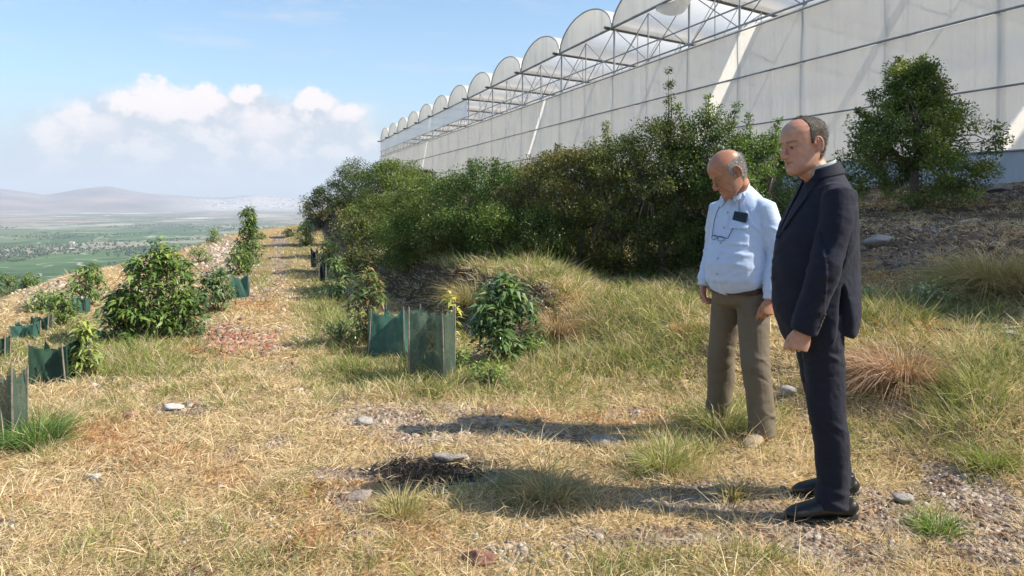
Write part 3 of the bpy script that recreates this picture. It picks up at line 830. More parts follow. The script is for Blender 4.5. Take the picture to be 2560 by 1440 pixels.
def colmat(name, rough=.9, bump=.5, bscale=90):
    m, t, out = material(name)
    a = t.new('ShaderNodeAttribute', attribute_name='Col'); p = t.new('ShaderNodeBsdfPrincipled')
    tcn = t.new('ShaderNodeTexCoord')
    n = t.noise(tcn.outputs['Object'], bscale, 5, .65)
    t.l.new(t.mix(1.0, a.outputs['Color'], t.ramp(n, [(.3, (.6, .58, .56)), (.7, (1.25, 1.25, 1.25))]), 'MULTIPLY'), p.inputs['Base Color'])
    p.inputs['Roughness'].default_value = rough
    t.l.new(t.bump(n, bump, .01), p.inputs['Normal']); t.l.new(p.outputs[0], out.inputs[0])
    return m
M['stone'] = colmat('stone')
X, Y = sample_area(110000, 2.2, 16, 1.0)
g, b, o = zones(X, Y)
ok = (rng.random(len(X)) < np.clip(b * 1.1 - .12, .03, 1)) & (PP(X, Y) > edge_p(Y)); X, Y = X[ok], Y[ok]
n = len(X); S = .004 + .024 * rng.random(n) ** 4; S *= np.clip(Y / 5, .8, 2)
PEB = [(.38, .31, .24), (.27, .19, .135), (.50, .44, .37), (.19, .125, .085), (.36, .27, .20), (.32, .18, .11)]
pc = pick(PEB, n); qx_, qy_ = proj(X, Y, gz(X, Y)); pc = np.where((blob(qx_, qy_, 1070, 1185, 150, 42) > .4)[:, None], pc * .10, pc); pc = np.where(((X > 2.4) & (gz(X, Y) > -.8))[:, None], pc * .45, pc)  # pebbles near-black in the dark patch and darker on the upper right bank
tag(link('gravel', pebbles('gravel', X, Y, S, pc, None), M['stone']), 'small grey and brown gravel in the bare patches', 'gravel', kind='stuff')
# rubble along the berm and on the upper right bank
Xl, Yl = [], []
for (px, py, rx, ry, k) in ((150, 740, 110, 40, 700), (560, 640, 80, 45, 700), (2330, 620, 200, 70, 500), (2470, 480, 110, 22, 400), (1350, 1085, 250, 40, 160), (2200, 1290, 300, 90, 260), (1900, 1180, 200, 40, 90), (980, 1050, 120, 40, 130), (1250, 1370, 200, 50, 70), (600, 1320, 300, 70, 60), (880, 590, 50, 30, 200), (2480, 830, 80, 40, 150), (2290, 1010, 90, 25, 120)):
    for _ in range(int(k)):
        a, y, z = None, None, None
        qx, qy = rng.normal(px, rx * .5), rng.normal(py, ry * .5)
        if qy < 520 and px < 2000: continue
        x_, y_, _z = at(qx, qy); Xl.append(x_); Yl.append(y_)
X, Y = SC(Xl), SC(Yl); n = len(X)
S = (.010 + .032 * rng.random(n) ** 3) * np.clip(Y / 10, .6, 2.2)
BER = [(.42, .35, .28), (.33, .26, .20), (.38, .29, .21), (.52, .46, .40)]
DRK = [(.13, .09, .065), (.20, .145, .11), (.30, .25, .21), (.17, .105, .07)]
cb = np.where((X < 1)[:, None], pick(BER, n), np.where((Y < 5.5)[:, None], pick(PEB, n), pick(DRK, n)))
tag(link('rubble', pebbles('rubble', X, Y, S, cb, None), M['stone']), 'broken stones strewn along the berm and the upper bank', 'rubble', kind='stuff')
# reddish crumbled earth patches beside the path
for (px, py, rx, ry, k, lab) in ((565, 852, 75, 34, 750, 'larger patch of crumbled red earth beside the path'), (668, 862, 32, 26, 300, 'smaller patch of crumbled red earth right of the larger one')):
    P = [at(rng.normal(px, rx * .55), rng.normal(py, ry * .5)) for _ in range(k)]
    X = SC([q[0] for q in P]); Y = SC([q[1] for q in P]); n = len(X)
    S = .008 + .03 * rng.random(n) ** 2
    tag(link('red_earth_patch', pebbles('red_earth_patch', X, Y, S, pick([(.30, .105, .065), (.38, .17, .11), (.24, .09, .055), (.36, .24, .18)], n), None, .1), M['stone']), lab, 'earth patch', kind='stuff')

# single rocks ------------------------------------------------------
def rock(px, py, L, Wd, H, col, label, rz=0, seed=0, sink=.25, yd=None):
    x, y, z = at(px, py, yd)
    b = MB(); b.ball((0, 0, 0), 1, 28, 18); me = b.mesh('rock')
    co = np.zeros(len(me.vertices) * 3, np.float32); me.vertices.foreach_get('co', co); co = co.reshape(-1, 3)
    r = np.random.default_rng(seed)
    d = co.copy(); s_ = np.ones(len(co))
    for _ in range(11):
        nv = r.normal(size=3); nv /= np.linalg.norm(nv); lim = r.uniform(.42, .85)
        dt = co @ nv; s_ = np.minimum(s_, np.where(dt > lim, lim / np.maximum(dt, 1e-3), 1))
    co = co * s_[:, None]
    co += .12 * (np.stack([fbm(d[:, 0] * 3 + 5, d[:, 1] * 3 + d[:, 2] * 3, seed + k, 3) for k in range(3)], 1) - .5)
    co *= SC([L / 2, Wd / 2, H / 2]) * 1.15
    me.vertices.foreach_set('co', co.ravel().astype(np.float32))
    a = me.color_attributes.new('Col', 'FLOAT_COLOR', 'POINT')
    cc = np.ones((len(co), 4), np.float32); cc[:, :3] = SC(col) * .62 * (.65 + .5 * fbm(co[:, 0] * 18, co[:, 2] * 22, seed, 3))[:, None]
    a.data.foreach_set('color', cc.ravel())
    o = link('rock', me, M['stone'], None, True); o.location = (x, y, z + H * (.5 - sink)); o.rotation_euler = (0, 0, rz)
    tag(o, label, 'rock', 'loose rocks on the ground'); return o
rock(1520, 1112, .20, .13, .085, (.50, .46, .40), 'pale grey speckled rock at the end of the older man\'s shadow, left of his feet', .1, 3)
rock(1620, 1150, .12, .09, .04, (.42, .35, .30), 'flat brownish stone just right of the speckled grey rock', .4, 4)
rock(1966, 992, .13, .12, .09, (.62, .60, .56), 'whitish rock between the two men\'s legs', .2, 5)
rock(2200, 608, .34, .22, .15, (.52, .48, .44), 'big flat grey boulder on the shaded bank behind the suited man', -.1, 6)
rock(2420, 560, .62, .10, .09, (.50, .44, .37), 'long pale stone slab leaning on the shaded bank below the tree', .5, 7)
rock(2255, 1255, .11, .09, .05, (.50, .47, .44), 'small grey stone in the gravel right of the black shoes', .5, 8)
rock(2530, 840, .13, .11, .05, (.60, .55, .50), 'pale stone at the right edge beside the pipe', .5, 9)
rock(235, 1200, .08, .06, .04, (.85, .82, .76), 'small white stone alone in the straw at lower left', .2, 10)
rock(895, 1245, .16, .12, .06, (.44, .36, .31), 'low brown rock left of the darkest patch', .3, 11)
rock(1130, 1150, .22, .12, .05, (.56, .50, .44), 'flat pale stone just above the darkest patch', -.2, 12)
rock(1265, 1068, .16, .1, .05, (.56, .52, .47), 'pale stone inside the upper long shadow', .2, 13)
rock(915, 1060, .11, .09, .06, (.66, .62, .58), 'white rounded stone at the far end of the upper shadow', .2, 14)
rock(1205, 1400, .16, .11, .05, (.44, .22, .15), 'reddish earthy stone at the bottom of the picture', .1, 15)
rock(435, 1020, .18, .12, .05, (.80, .77, .73), 'white chalky rock in the bare patch on the left', .0, 16)
rock(330, 1045, .12, .08, .05, (.56, .33, .24), 'reddish stone left of the white chalky rock', .3, 17)
rock(2290, 575, .16, .12, .07, (.36, .31, .27), 'dark stone under the right tree', .3, 18)
rock(2490, 620, .2, .12, .08, (.50, .38, .28), 'brown stone at the right edge of the shaded bank', .3, 19)
rock(2215, 470, .5, .3, .18, (.34, .31, .29), 'dark grey stone at the foot of the greenhouse right of the tree', .3, 20)
rock(2500, 480, .6, .3, .18, (.42, .38, .35), 'grey stone under the greenhouse skirt at the right edge', .3, 21)

# dry grass clumps --------------------------------------------------
def clump(px, py, h, n, pal, label, lean=.7, droop=1.0, r0=.05, yd=None, dirb=None, w=.0022, cat='grass clump'):
    x, y, z = at(px, py, yd)
    a_ = rng.uniform(0, 6.283, n)
    le = np.abs(rng.normal(lean, .35, n))
    d = np.stack([np.cos(a_) * np.sin(le), np.sin(a_) * np.sin(le), np.cos(le)], 1)
    if dirb is not None: d += SC(dirb) * rng.random((n, 1)); d /= np.linalg.norm(d, axis=1)[:, None]
    rr_ = r0 * rng.random(n) ** .5
    base = np.stack([np.cos(a_) * rr_, np.sin(a_) * rr_, np.full(n, -.01)], 1)
    bend = np.stack([np.cos(a_) * .6, np.sin(a_) * .6, -rng.uniform(.4, 1.2, n) * droop], 1)
    me = blades('grass_clump', base, d, h * rng.uniform(.6, 1.25, n), w * rng.uniform(.6, 1.2, n), bend, pick(pal, n), None)
    o = link('grass_clump', me, M['grass']); o.location = (x, y, z)
    tag(o, label, cat, 'large grass clumps on the bank'); return o
RED = [(.42, .25, .16), (.54, .37, .24), (.33, .19, .12), (.60, .46, .32)]
clump(2265, 945, .42, 1600, RED, 'reddish brown arching clump of dead grass behind the suited man\'s legs', .75, 1.3, .13, w=.0026)
clump(2200, 930, .34, 900, RED, 'flattened rusty dead grass left of the reddish clump', 1.0, 1.0, .15, w=.0024)
clump(2480, 720, .62, 1500, [(.50, .40, .20), (.40, .36, .16), (.58, .40, .20), (.30, .32, .12)], 'tall arching yellow grass clump on the bank at the right edge', .65, 1.2, .16, w=.003)
clump(2560, 735, .5, 900, [(.50, .40, .20), (.40, .30, .16), (.58, .36, .18)], 'orange tinted grass clump cut by the right edge', .6, 1.1, .14, w=.003)
clump(1715, 830, .18, 500, ORG, 'small rust coloured tuft in the green mound left of the older man', .7, 1.2, .07, w=.0024)
clump(1190, 760, .45, 900, [(.36, .30, .14), (.26, .26, .10), (.42, .34, .18)], 'pale arching grass clump on the shaded bank above the tall sapling', .5, 1.1, .2, w=.003)
clump(1395, 830, .42, 800, [(.46, .34, .22), (.38, .26, .17), (.55, .42, .26)], 'brown dry stems right of the glossy sapling', .6, 1.1, .14, w=.0026)
clump(1830, 1250, .16, 160, [(.52, .44, .20), (.60, .46, .22), (.30, .30, .10)], 'upright straw tuft between the black shoes and the older man\'s shoe', .35, .7, .02)
clump(1660, 1180, .28, 320, [(.22, .28, .08), (.34, .34, .12), (.50, .44, .20)], 'green tuft left of the beige shoe', .55, 1.0, .05)
clump(1805, 1085, .34, 420, [(.20, .27, .08), (.34, .34, .12), (.56, .46, .22)], 'wispy green tuft hiding the older man\'s rear foot', .6, 1.0, .07)
clump(2345, 1335, .17, 260, [(.16, .26, .06), (.22, .30, .08)], 'bright green tuft in the gravel at lower right', .5, .8, .04)
clump(2480, 1170, .2, 300, [(.20, .30, .07), (.36, .36, .12)], 'yellow green tuft below the tall grass at the right edge', .5, .8, .06)
clump(1370, 1250, .26, 420, [(.42, .36, .18), (.52, .42, .22), (.34, .27, .16)], 'grey brown feathery tuft right of the darkest patch', .55, .9, .08)
clump(1000, 1290, .2, 260, [(.52, .44, .22), (.30, .32, .11)], 'thin yellow green tuft below the darkest patch', .5, .9, .06)
clump(90, 1110, .24, 700, [(.10, .20, .05), (.16, .27, .07)], 'fresh green tuft at the foot of the nearest net guard', .5, .8, .12)

P_ = [at(rng.normal(1072, 50), rng.normal(1186, 15)) for _ in range(900)]  # near-black straw blades laid over the dark ground patch
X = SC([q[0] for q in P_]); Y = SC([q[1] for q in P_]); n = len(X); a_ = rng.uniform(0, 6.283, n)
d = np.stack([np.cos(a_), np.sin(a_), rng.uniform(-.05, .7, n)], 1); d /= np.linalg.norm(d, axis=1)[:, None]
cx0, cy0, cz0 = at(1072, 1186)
me = blades('dark_patch', np.stack([X - cx0, Y - cy0, gz(X, Y) - cz0 + rng.uniform(0, .012, n)], 1), d, rng.uniform(.03, .10, n), rng.uniform(.0015, .0035, n), rng.normal(size=(n, 3)) * .3, pick([(.012, .011, .012), (.03, .027, .027), (.06, .052, .048)], n), None)
o = link('dark_patch', me, M['grass']); o.location = (cx0, cy0, cz0)
tag(o, 'near-black straw patch on the ground left of the two men', 'charred patch')

# ================================================================== TREES, SHRUBS, SAPLINGS
def finish_plant(root, V, f, ct, c, mat, wood, woodmat, leafname='foliage'):
    link(leafname, np_mesh(leafname, V, f, ct, c), mat, root)
    wood.build('stem' if leafname != 'crown' else 'trunk', woodmat, root, True)
def crown_tree(px, yd, top_py, rx, ry, low, label, pal, nclump=120, nleaf=85, leaf=.035, seed=1, sprays=(), trunkh=.5, squash=1.0, cat='fruit tree', name='fruit_tree', basez=None, profile=None, group=None, lw=.5, cr=.13, openness=.5, dx=0):
    r = np.random.default_rng(seed)
    if group: rx *= 1.10; ry *= 1.0; cr *= 1.15; nleaf = int(nleaf * 1.75); low = max(.03, low - .07); nclump = int(nclump * 1.1)
    X = (px - 1280) / F * yd; Y = yd
    z0 = gz1(X, Y)
    H = (500 - top_py) / F * yd - z0
    root = empty(name, (X, Y, z0)); tag(root, label, cat, group)
    wood = MB()
    # clump centres
    C_ = []
    tries = 0
    while len(C_) < nclump and tries < 20000:
        tries += 1
        h = r.uniform(low, 1.0)
        k = (h - low) / (1 - low)
        prof = np.interp(k, *zip(*profile)) if profile else math.sqrt(max(0, 1 - (2 * k - 1) ** 2)) ** .7 * (1 - .15 * k)
        a = r.uniform(0, 2 * math.pi); q = r.random() ** openness
        lob = .66 + .62 * float(vnoise(np.array([a * 1.4 + seed]), np.array([h * 4.0]), seed)[0])
        x = math.cos(a) * rx * prof * q * lob; y = math.sin(a) * ry * prof * q * lob
        C_.append((x, y, h * H * (0.93 + .09 * float(vnoise(np.array([x * 3 + 40]), np.array([y * 3.0]), seed + 3)[0]))))
    C_ = SC(C_)
    # trunk and limbs
    fork = Vector((0, 0, trunkh * H * .5)); tw = .028 * H
    wood.tube([(0, 0, -.08), (r.normal() * .02, r.normal() * .02, fork.z * .5), fork], [tw * 1.25, tw, tw * .85], 8)
    limbs = []
    for k in range(6):
        a = k * 1.047 + r.uniform(-.3, .3); e = Vector((math.cos(a) * rx * .45, math.sin(a) * ry * .45, H * r.uniform(.45, .75)))
        m1 = fork.lerp(e, .5) + Vector((0, 0, -.04 * H)); wood.tube([fork, m1, e], [tw * .6, tw * .42, tw * .25], 6); limbs.append((m1, e))
    for c in C_[::2]:
        cv = Vector(c); m1, e = min(limbs, key=lambda l: (l[1] - cv).length)
        s0 = m1.lerp(e, r.uniform(.3, 1)); md = s0.lerp(cv, .5) + Vector(r.normal(size=3)) * .03 * H
        wood.tube([s0, md, cv], [tw * .2, tw * .13, tw * .06], 4)
    for (sx, sy, z_a, z_b, lean_) in sprays:
        a = Vector((sx, sy, z_a * H)); e = Vector((sx + lean_, sy, z_b * H)); wood.tube([a, a.lerp(e, .5) + Vector((.02, 0, 0)), e], [tw * .2, tw * .15, tw * .06], 4)
        for k in range(5):
            C_ = np.concatenate([C_, [list(a.lerp(e, .25 + .19 * k))]])
    nC = len(C_); sz = r.uniform(.7, 1.35, nC) * cr
    isspr = np.arange(nC) >= nC - 5 * len(sprays); sz[isspr] = .055
    cnt = np.where(isspr, nleaf // 3, nleaf)
    idx = np.repeat(np.arange(nC), cnt); n = len(idx)
    off = r.normal(size=(n, 3)); off /= np.linalg.norm(off, axis=1)[:, None]; off *= (r.random(n) ** .5 * sz[idx])[:, None] * SC([1.15, 1.15, .85])
    pos = C_[idx] + off
    d = off + r.normal(size=(n, 3)) * .1 + SC([0, 0, .04]); d = d / np.linalg.norm(d, axis=1)[:, None] + r.normal(size=(n, 3)) * .5
    nr = r.normal(size=(n, 3)) * .7 + SC([0, 0, 1.0])
    pal = SC(pal) * 1.3 * SC([r.uniform(.85, 1.2), r.uniform(.88, 1.15), 1]); ci = r.integers(0, len(pal), nC); base = pal[ci] * r.uniform(.75, 1.2, (nC, 1))
    cl = base[idx] * r.uniform(.7, 1.35, (n, 1)); yl = r.random(n) < .06
    cl[yl] = SC([.22, .20, .05]) * r.uniform(.7, 1.2, (yl.sum(), 1))
    L = leaf * r.uniform(.7, 1.3, n)
    V, f, ct, cc = leaves(pos, d, nr, L, L * lw, cl)
    finish_plant(root, V, f, ct, cc, M['leaf'], wood, M['bark'], 'crown')
    return root
DG = [(.055, .085, .022), (.075, .11, .028), (.10, .13, .035), (.045, .07, .02)]
YG = [(.12, .14, .035), (.15, .165, .04), (.10, .12, .03), (.075, .10, .028)]
BG = [(.11, .12, .038), (.15, .135, .05), (.08, .10, .028), (.10, .12, .035)]
HG = 'fruit trees of the hedge below the greenhouse'
crown_tree(800, 30, 475, .75, .7, .15, 'small dark grey green tree at the far left end of the hedge', [(.06, .075, .035), (.045, .055, .03), (.09, .10, .05)], 60, 70, .06, 21, group=HG, cr=.18)
crown_tree(892, 25, 410, 1.0, 1.0, .18, 'tall dark round tree on the left end of the hedge beside the track', DG, 130, 80, .05, 22, group=HG, cr=.20)
crown_tree(985, 20, 405, .95, .95, .10, 'bright green full tree right of the dark round tree', [(.09, .125, .03), (.12, .15, .035), (.07, .10, .025)], 130, 85, .048, 23, group=HG, cr=.19)
crown_tree(1055, 26, 420, .55, .5, .35, 'black green narrow tree against the greenhouse wall', [(.03, .05, .02), (.045, .06, .02)], 50, 70, .05, 24, group=HG, cr=.17)
crown_tree(970, 15.5, 500, 1.0, .8, .05, 'low yellow green bush in front of the bright green tree', YG, 110, 80, .042, 25, group=HG, cr=.17)
crown_tree(1100, 12.4, 452, .95, .9, .08, 'olive green tree left of centre with an even rounded top', YG, 130, 85, .038, 26, group=HG, cr=.15)
crown_tree(1215, 11.4, 415, .85, .8, .10, 'mid green tree in the middle of the hedge with loose upright twigs', DG, 130, 90, .034, 27, group=HG, cr=.14, sprays=((.1, 0, .85, 1.06, .05), (-.2, .1, .85, 1.05, -.03)))
crown_tree(1305, 12.8, 425, .8, .8, .12, 'dark green tree standing behind the brownish one', DG, 90, 80, .038, 28, group=HG, cr=.15)
crown_tree(1375, 10.8, 385, .72, .75, .12, 'brownish yellow tree with drying leaves in the middle of the hedge', BG, 120, 90, .033, 29, group=HG, cr=.13, sprays=((.1, 0, .85, 1.07, .0),))
crown_tree(1455, 10.3, 375, .68, .7, .12, 'green tree over the pale bent trunk', YG, 120, 95, .032, 30, group=HG, cr=.12, trunkh=.7)
crown_tree(1545, 10.1, 330, .70, .7, .08, 'dense olive tree left of the tallest shoot', [(.10, .125, .03), (.07, .10, .025), (.13, .14, .04)], 135, 100, .031, 31, group=HG, cr=.12, sprays=((-.1, 0, .85, 1.05, -.06),))
crown_tree(1655, 9.8, 305, .66, .62, .08, 'dark tree with one tall leafy shoot rising against the greenhouse wall', DG, 140, 100, .031, 32, group=HG, cr=.115, sprays=((.04, -.05, .8, 1.32, .03), (.08, -.05, .8, 1.24, .02)))
crown_tree(1765, 9.7, 265, .60, .60, .08, 'tallest dark green tree of the hedge, left of the older man\'s head', DG, 140, 100, .033, 33, group=HG, cr=.115, sprays=((.25, 0, .8, 1.0, .12), (-.25, 0, .8, 1.0, -.1), (.0, 0, .8, 1.05, .03)))
crown_tree(1885, 9.3, 330, .50, .55, .05, 'lighter green tree between the two men\'s heads', [(.12, .15, .045), (.09, .12, .035), (.15, .17, .06)], 110, 95, .032, 34, group=HG, cr=.115, sprays=((-.05, 0, .85, 1.12, -.02), (.2, 0, .85, 1.08, .08)))
crown_tree(1970, 10.4, 390, .45, .5, .05, 'green shrub behind the suited man\'s neck', DG, 80, 90, .033, 35, group=HG, cr=.115)
crown_tree(905, 14.5, 548, .55, .5, .03, 'low dark bush hanging over the left end of the shaded bank', DG, 60, 70, .038, 61, group=HG, cr=.14)
crown_tree(1015, 11.9, 545, .50, .45, .03, 'low olive bush on the edge of the shaded bank, left of centre', YG, 60, 75, .034, 62, group=HG, cr=.13)
crown_tree(1135, 10.9, 535, .48, .42, .03, 'low dark green bush on the edge of the shaded bank behind the net guards', DG, 60, 80, .032, 63, group=HG, cr=.12)
crown_tree(1250, 10.3, 520, .44, .40, .03, 'low green bush on the bank edge behind the glossy sapling', [(.08, .11, .03), (.11, .135, .035)], 60, 80, .031, 64, group=HG, cr=.115)
crown_tree(1360, 9.9, 530, .40, .38, .03, 'small low bush right of the glossy sapling at the hedge foot', DG, 50, 80, .030, 65, group=HG, cr=.11)
crown_tree(2285, 12.0, 158, 1.08, 1.0, .07, 'solitary small fruit tree with yellowing tips on the right bank before the greenhouse', [(.10, .13, .03), (.14, .165, .04), (.20, .21, .05), (.07, .10, .028)], 230, 165, .047, 36,
           profile=[(0, .85), (.12, 1.0), (.35, 1.0), (.52, .9), (.68, .66), (.85, .42), (1, .2)], group=None, cr=.16, trunkh=.62,
           sprays=((-.1, 0, .85, 1.03, -.12), (.08, 0, .85, 1.04, .05), (.2, 0, .8, .97, .1), (-.6, 0, .6, .68, -.25)))

def sapling(px, py, h, rr_, label, pal=None, nwh=60, nl=11, leaf=.11, lw=.3, seed=1, low=.12, prof=None, droop=.45, cat='sapling', name='sapling', group='young trees planted along the track', ry=None, yd=None, tips=None):
    r = np.random.default_rng(seed)
    x0, y0, z0 = at(px, py, yd)
    root = empty(name, (x0, y0, z0)); tag(root, label, cat, group)
    ry = ry or rr_
    wood = MB(); wood.tube([(0, 0, -.04), (.01, 0, h * .4), (0, .01, h * .9)], [.012 + .012 * h, .010 + .008 * h, .004], 6)
    C_ = []
    for _ in range(nwh):
        k = r.random(); hh = low + (1 - low) * k
        pr = np.interp(k, *zip(*prof)) if prof else math.sqrt(max(0.02, 1 - (2 * k - .85) ** 2 / 1.4))
        a = r.uniform(0, 6.283); q = r.random() ** .45
        C_.append((math.cos(a) * rr_ * pr * q * .85, math.sin(a) * ry * pr * q * .85, hh * h * .95))
    C_.append((0, 0, h)); C_ = SC(C_)
    for c in C_:
        cv = Vector(c); s0 = Vector((0, 0, max(.02, c[2] - .35 * math.hypot(c[0], c[1]) - .06))); wood.tube([s0, s0.lerp(cv, .55) + Vector((0, 0, -.01)), cv], [.006, .004, .002], 4)
    nC = len(C_); idx = np.repeat(np.arange(nC), nl); n = len(idx)
    a = r.uniform(0, 6.283, n); up = r.uniform(-.5, .9, n)
    d = np.stack([np.cos(a), np.sin(a), up], 1) + C_[idx] * SC([1.2, 1.2, 0]) / max(rr_, .1) * .5
    pos = C_[idx] + np.stack([np.cos(a), np.sin(a), up * 0], 1) * .012 + r.normal(size=(n, 3)) * SC([.008, .008, .03])
    nr = np.stack([-np.cos(a) * up * .5, -np.sin(a) * up * .5, np.ones(n)], 1) + r.normal(size=(n, 3)) * .25
    pal = SC(pal or [(.075, .125, .030), (.10, .16, .04), (.055, .095, .028), (.14, .19, .055)]) * 1.5
    cl = pal[r.integers(0, len(pal), n)] * r.uniform(.75, 1.25, (n, 1))
    yt = C_[idx][:, 2] > h * .8; k = r.random(n) < .5
    cl[yt & k] *= SC([1.5, 1.3, 1.1])
    old = r.random(n) < .012; cl[old] = SC([.34, .28, .07])
    L = leaf * r.uniform(.6, 1.2, n)
    V, f, ct, cc = leaves(pos, d, nr, L, L * lw, cl, droop, .12)
    finish_plant(root, V, f, ct, cc, M['glossleaf'], wood, M['twig'])
    return root
G1 = 'young trees planted along the track'
sapling(1256, 912, .78, .36, 'glossy long leaved sapling standing alone right of the grey net guard', nwh=105, nl=11, leaf=.12, seed=41, pal=[(.06, .11, .035), (.09, .145, .05), (.045, .08, .03), (.13, .18, .08)], prof=[(0, .55), (.3, 1), (.6, .95), (.85, .6), (1, .3)])
sapling(392, 850, 1.02, .43, 'largest leafy sapling on the left, rising against the plain', nwh=170, nl=11, leaf=.11, seed=42, prof=[(0, .7), (.3, .95), (.6, 1), (.85, .65), (1, .25)])
sapling(318, 858, .52, .36, 'low spreading sapling in front of the largest one', nwh=95, nl=11, leaf=.115, seed=43, prof=[(0, .9), (.5, 1), (1, .4)])
sapling(470, 845, .50, .26, 'dark lower sapling against the right side of the largest one', nwh=60, nl=10, leaf=.10, seed=44, pal=[(.05, .09, .03), (.08, .12, .04)])
sapling(545, 782, .55, .27, 'sapling with pale leaf backs behind the largest one, near the teal guard', nwh=70, nl=10, leaf=.10, seed=45, pal=[(.08, .13, .05), (.14, .19, .09), (.06, .10, .035)])
sapling(622, 695, 1.28, .30, 'tall columnar young tree beside the track on the skyline', nwh=150, nl=11, leaf=.11, seed=46, prof=[(0, .95), (.25, 1), (.5, .8), (.72, .45), (.78, .35), (.9, .55), (1, .35)], yd=15.5)
sapling(598, 700, .45, .30, 'bushy green sapling left of the foot of the columnar tree', nwh=50, nl=10, leaf=.11, seed=47, yd=15)
sapling(222, 768, .55, .26, 'rounded sapling on the stony berm above a teal guard', nwh=70, nl=10, leaf=.10, seed=48)
sapling(158, 812, .38, .17, 'small sapling left of the rounded one on the berm', nwh=45, nl=10, leaf=.085, seed=49)
sapling(212, 948, .45, .15, 'yellow green sapling peeping out right of the dark green guard', nwh=50, nl=9, leaf=.09, seed=50, pal=[(.16, .20, .05), (.12, .17, .045), (.24, .26, .09)])
sapling(842, 752, .60, .26, 'pale green sapling on the right side of the track', nwh=80, nl=10, leaf=.09, seed=51, pal=[(.11, .16, .06), (.15, .21, .09), (.08, .12, .045)])
sapling(918, 862, .72, .20, 'slim sapling left of the teal guard on the right side of the track', nwh=85, nl=10, leaf=.09, seed=52, pal=[(.10, .14, .045), (.13, .18, .06), (.07, .11, .035), (.18, .12, .05)])
sapling(765, 618, .75, .34, 'light green sapling at the far bend of the track', nwh=70, nl=10, leaf=.13, seed=53, pal=[(.13, .19, .06), (.17, .23, .08)], yd=25)
sapling(822, 660, .62, .28, 'bright green sapling right of the dark guard posts', nwh=60, nl=10, leaf=.12, seed=54, pal=[(.12, .18, .05), (.16, .22, .07)], yd=16)
sapling(1132, 850, .42, .10, 'thin seedling with drooping yellow leaves beside the grey net guard', nwh=10, nl=6, leaf=.12, seed=55, pal=[(.36, .32, .07), (.28, .29, .08), (.20, .25, .07)], lw=.28)
sapling(1058, 950, .36, .08, 'seedling with yellowed leaves between the two net guards', nwh=9, nl=6, leaf=.09, seed=56, pal=[(.42, .36, .06), (.15, .19, .05)])
G2 = 'round shrubs on the outer berm'
BP = [(.13, .19, .045), (.18, .23, .06), (.10, .15, .04)]
for (px, py, h, r_, yd, lab) in ((535, 615, .42, .30, 24, 'small bright shrub on the crest of the berm near the skyline'), (497, 672, .36, .32, 18, 'round yellow green shrub on the berm left of the columnar tree'), (652, 592, .25, .22, 29, 'tiny shrub on the skyline right of the columnar tree'),
                                 (18, 812, .34, .40, 13.2, 'dark green bush at the left edge below the berm'), (66, 800, .26, .34, 13.6, 'bush right of the left edge one, below the berm'), (110, 815, .22, .35, 10.0, 'yellow green low bush above the two teal guards'), (720, 585, .3, .3, 30, 'low bush left of the far bend sapling')):
    sapling(px, py, h, r_, lab, BP if px > 90 else [(.07, .11, .03), (.11, .16, .045)], 45, 12, .08, .34, int(px) + 7, .05, [(0, .9), (.5, 1), (1, .4)], .3, 'shrub', 'shrub', G2, yd=yd)
M['broad'] = M['leaf']
for (px, py, h, r_, lab) in ((1225, 965, .16, .22, 'leafy green weeds at the foot of the glossy sapling'), (1330, 905, .20, .16, 'leafy weeds right of the glossy sapling'), (850, 860, .22, .24, 'green weeds left of the slim sapling'), (1140, 930, .2, .16, 'weeds at the foot of the grey guard'),
                             (2330, 770, .2, .3, 'grey green weeds on the bank above the reddish grass'), (2180, 770, .16, .16, 'grey green weed beside the suited man\'s jacket')):
    sapling(px, py, h, r_, lab, [(.13, .19, .07), (.18, .24, .09), (.24, .29, .16)] if px > 2000 else [(.10, .16, .04), (.14, .2, .05)], 40, 9, .05, .34, int(px), .05, [(0, 1), (1, .6)], .2, 'weed', 'weed', 'low leafy weeds')

X, Y = sample_area(2600, 2.3, 9, 1.0); ok = (PP(X, Y) > edge_p(Y)) & (fbm(X * 1.7, Y * 1.7, 311, 3) > .50); X, Y = X[ok], Y[ok]
nb = 9; idx = np.repeat(np.arange(len(X)), nb); n = len(idx); a_ = rng.uniform(0, 6.283, n)
d = np.stack([np.cos(a_), np.sin(a_), rng.uniform(.0, .9, n)], 1); d /= np.linalg.norm(d, axis=1)[:, None]
bs = np.stack([X[idx], Y[idx], gz(X, Y)[idx] + .004], 1) + rng.normal(size=(n, 3)) * SC([.02, .02, 0])
me = blades('dead_weeds', bs, d, rng.uniform(.02, .07, n), rng.uniform(.0012, .003, n), rng.normal(size=(n, 3)) * .3, pick([(.16, .09, .05), (.25, .13, .07), (.10, .065, .045)], n), None)
tag(link('dead_weeds', me, M['grass']), 'small brown dead weeds scattered through the straw', 'weeds', kind='stuff')

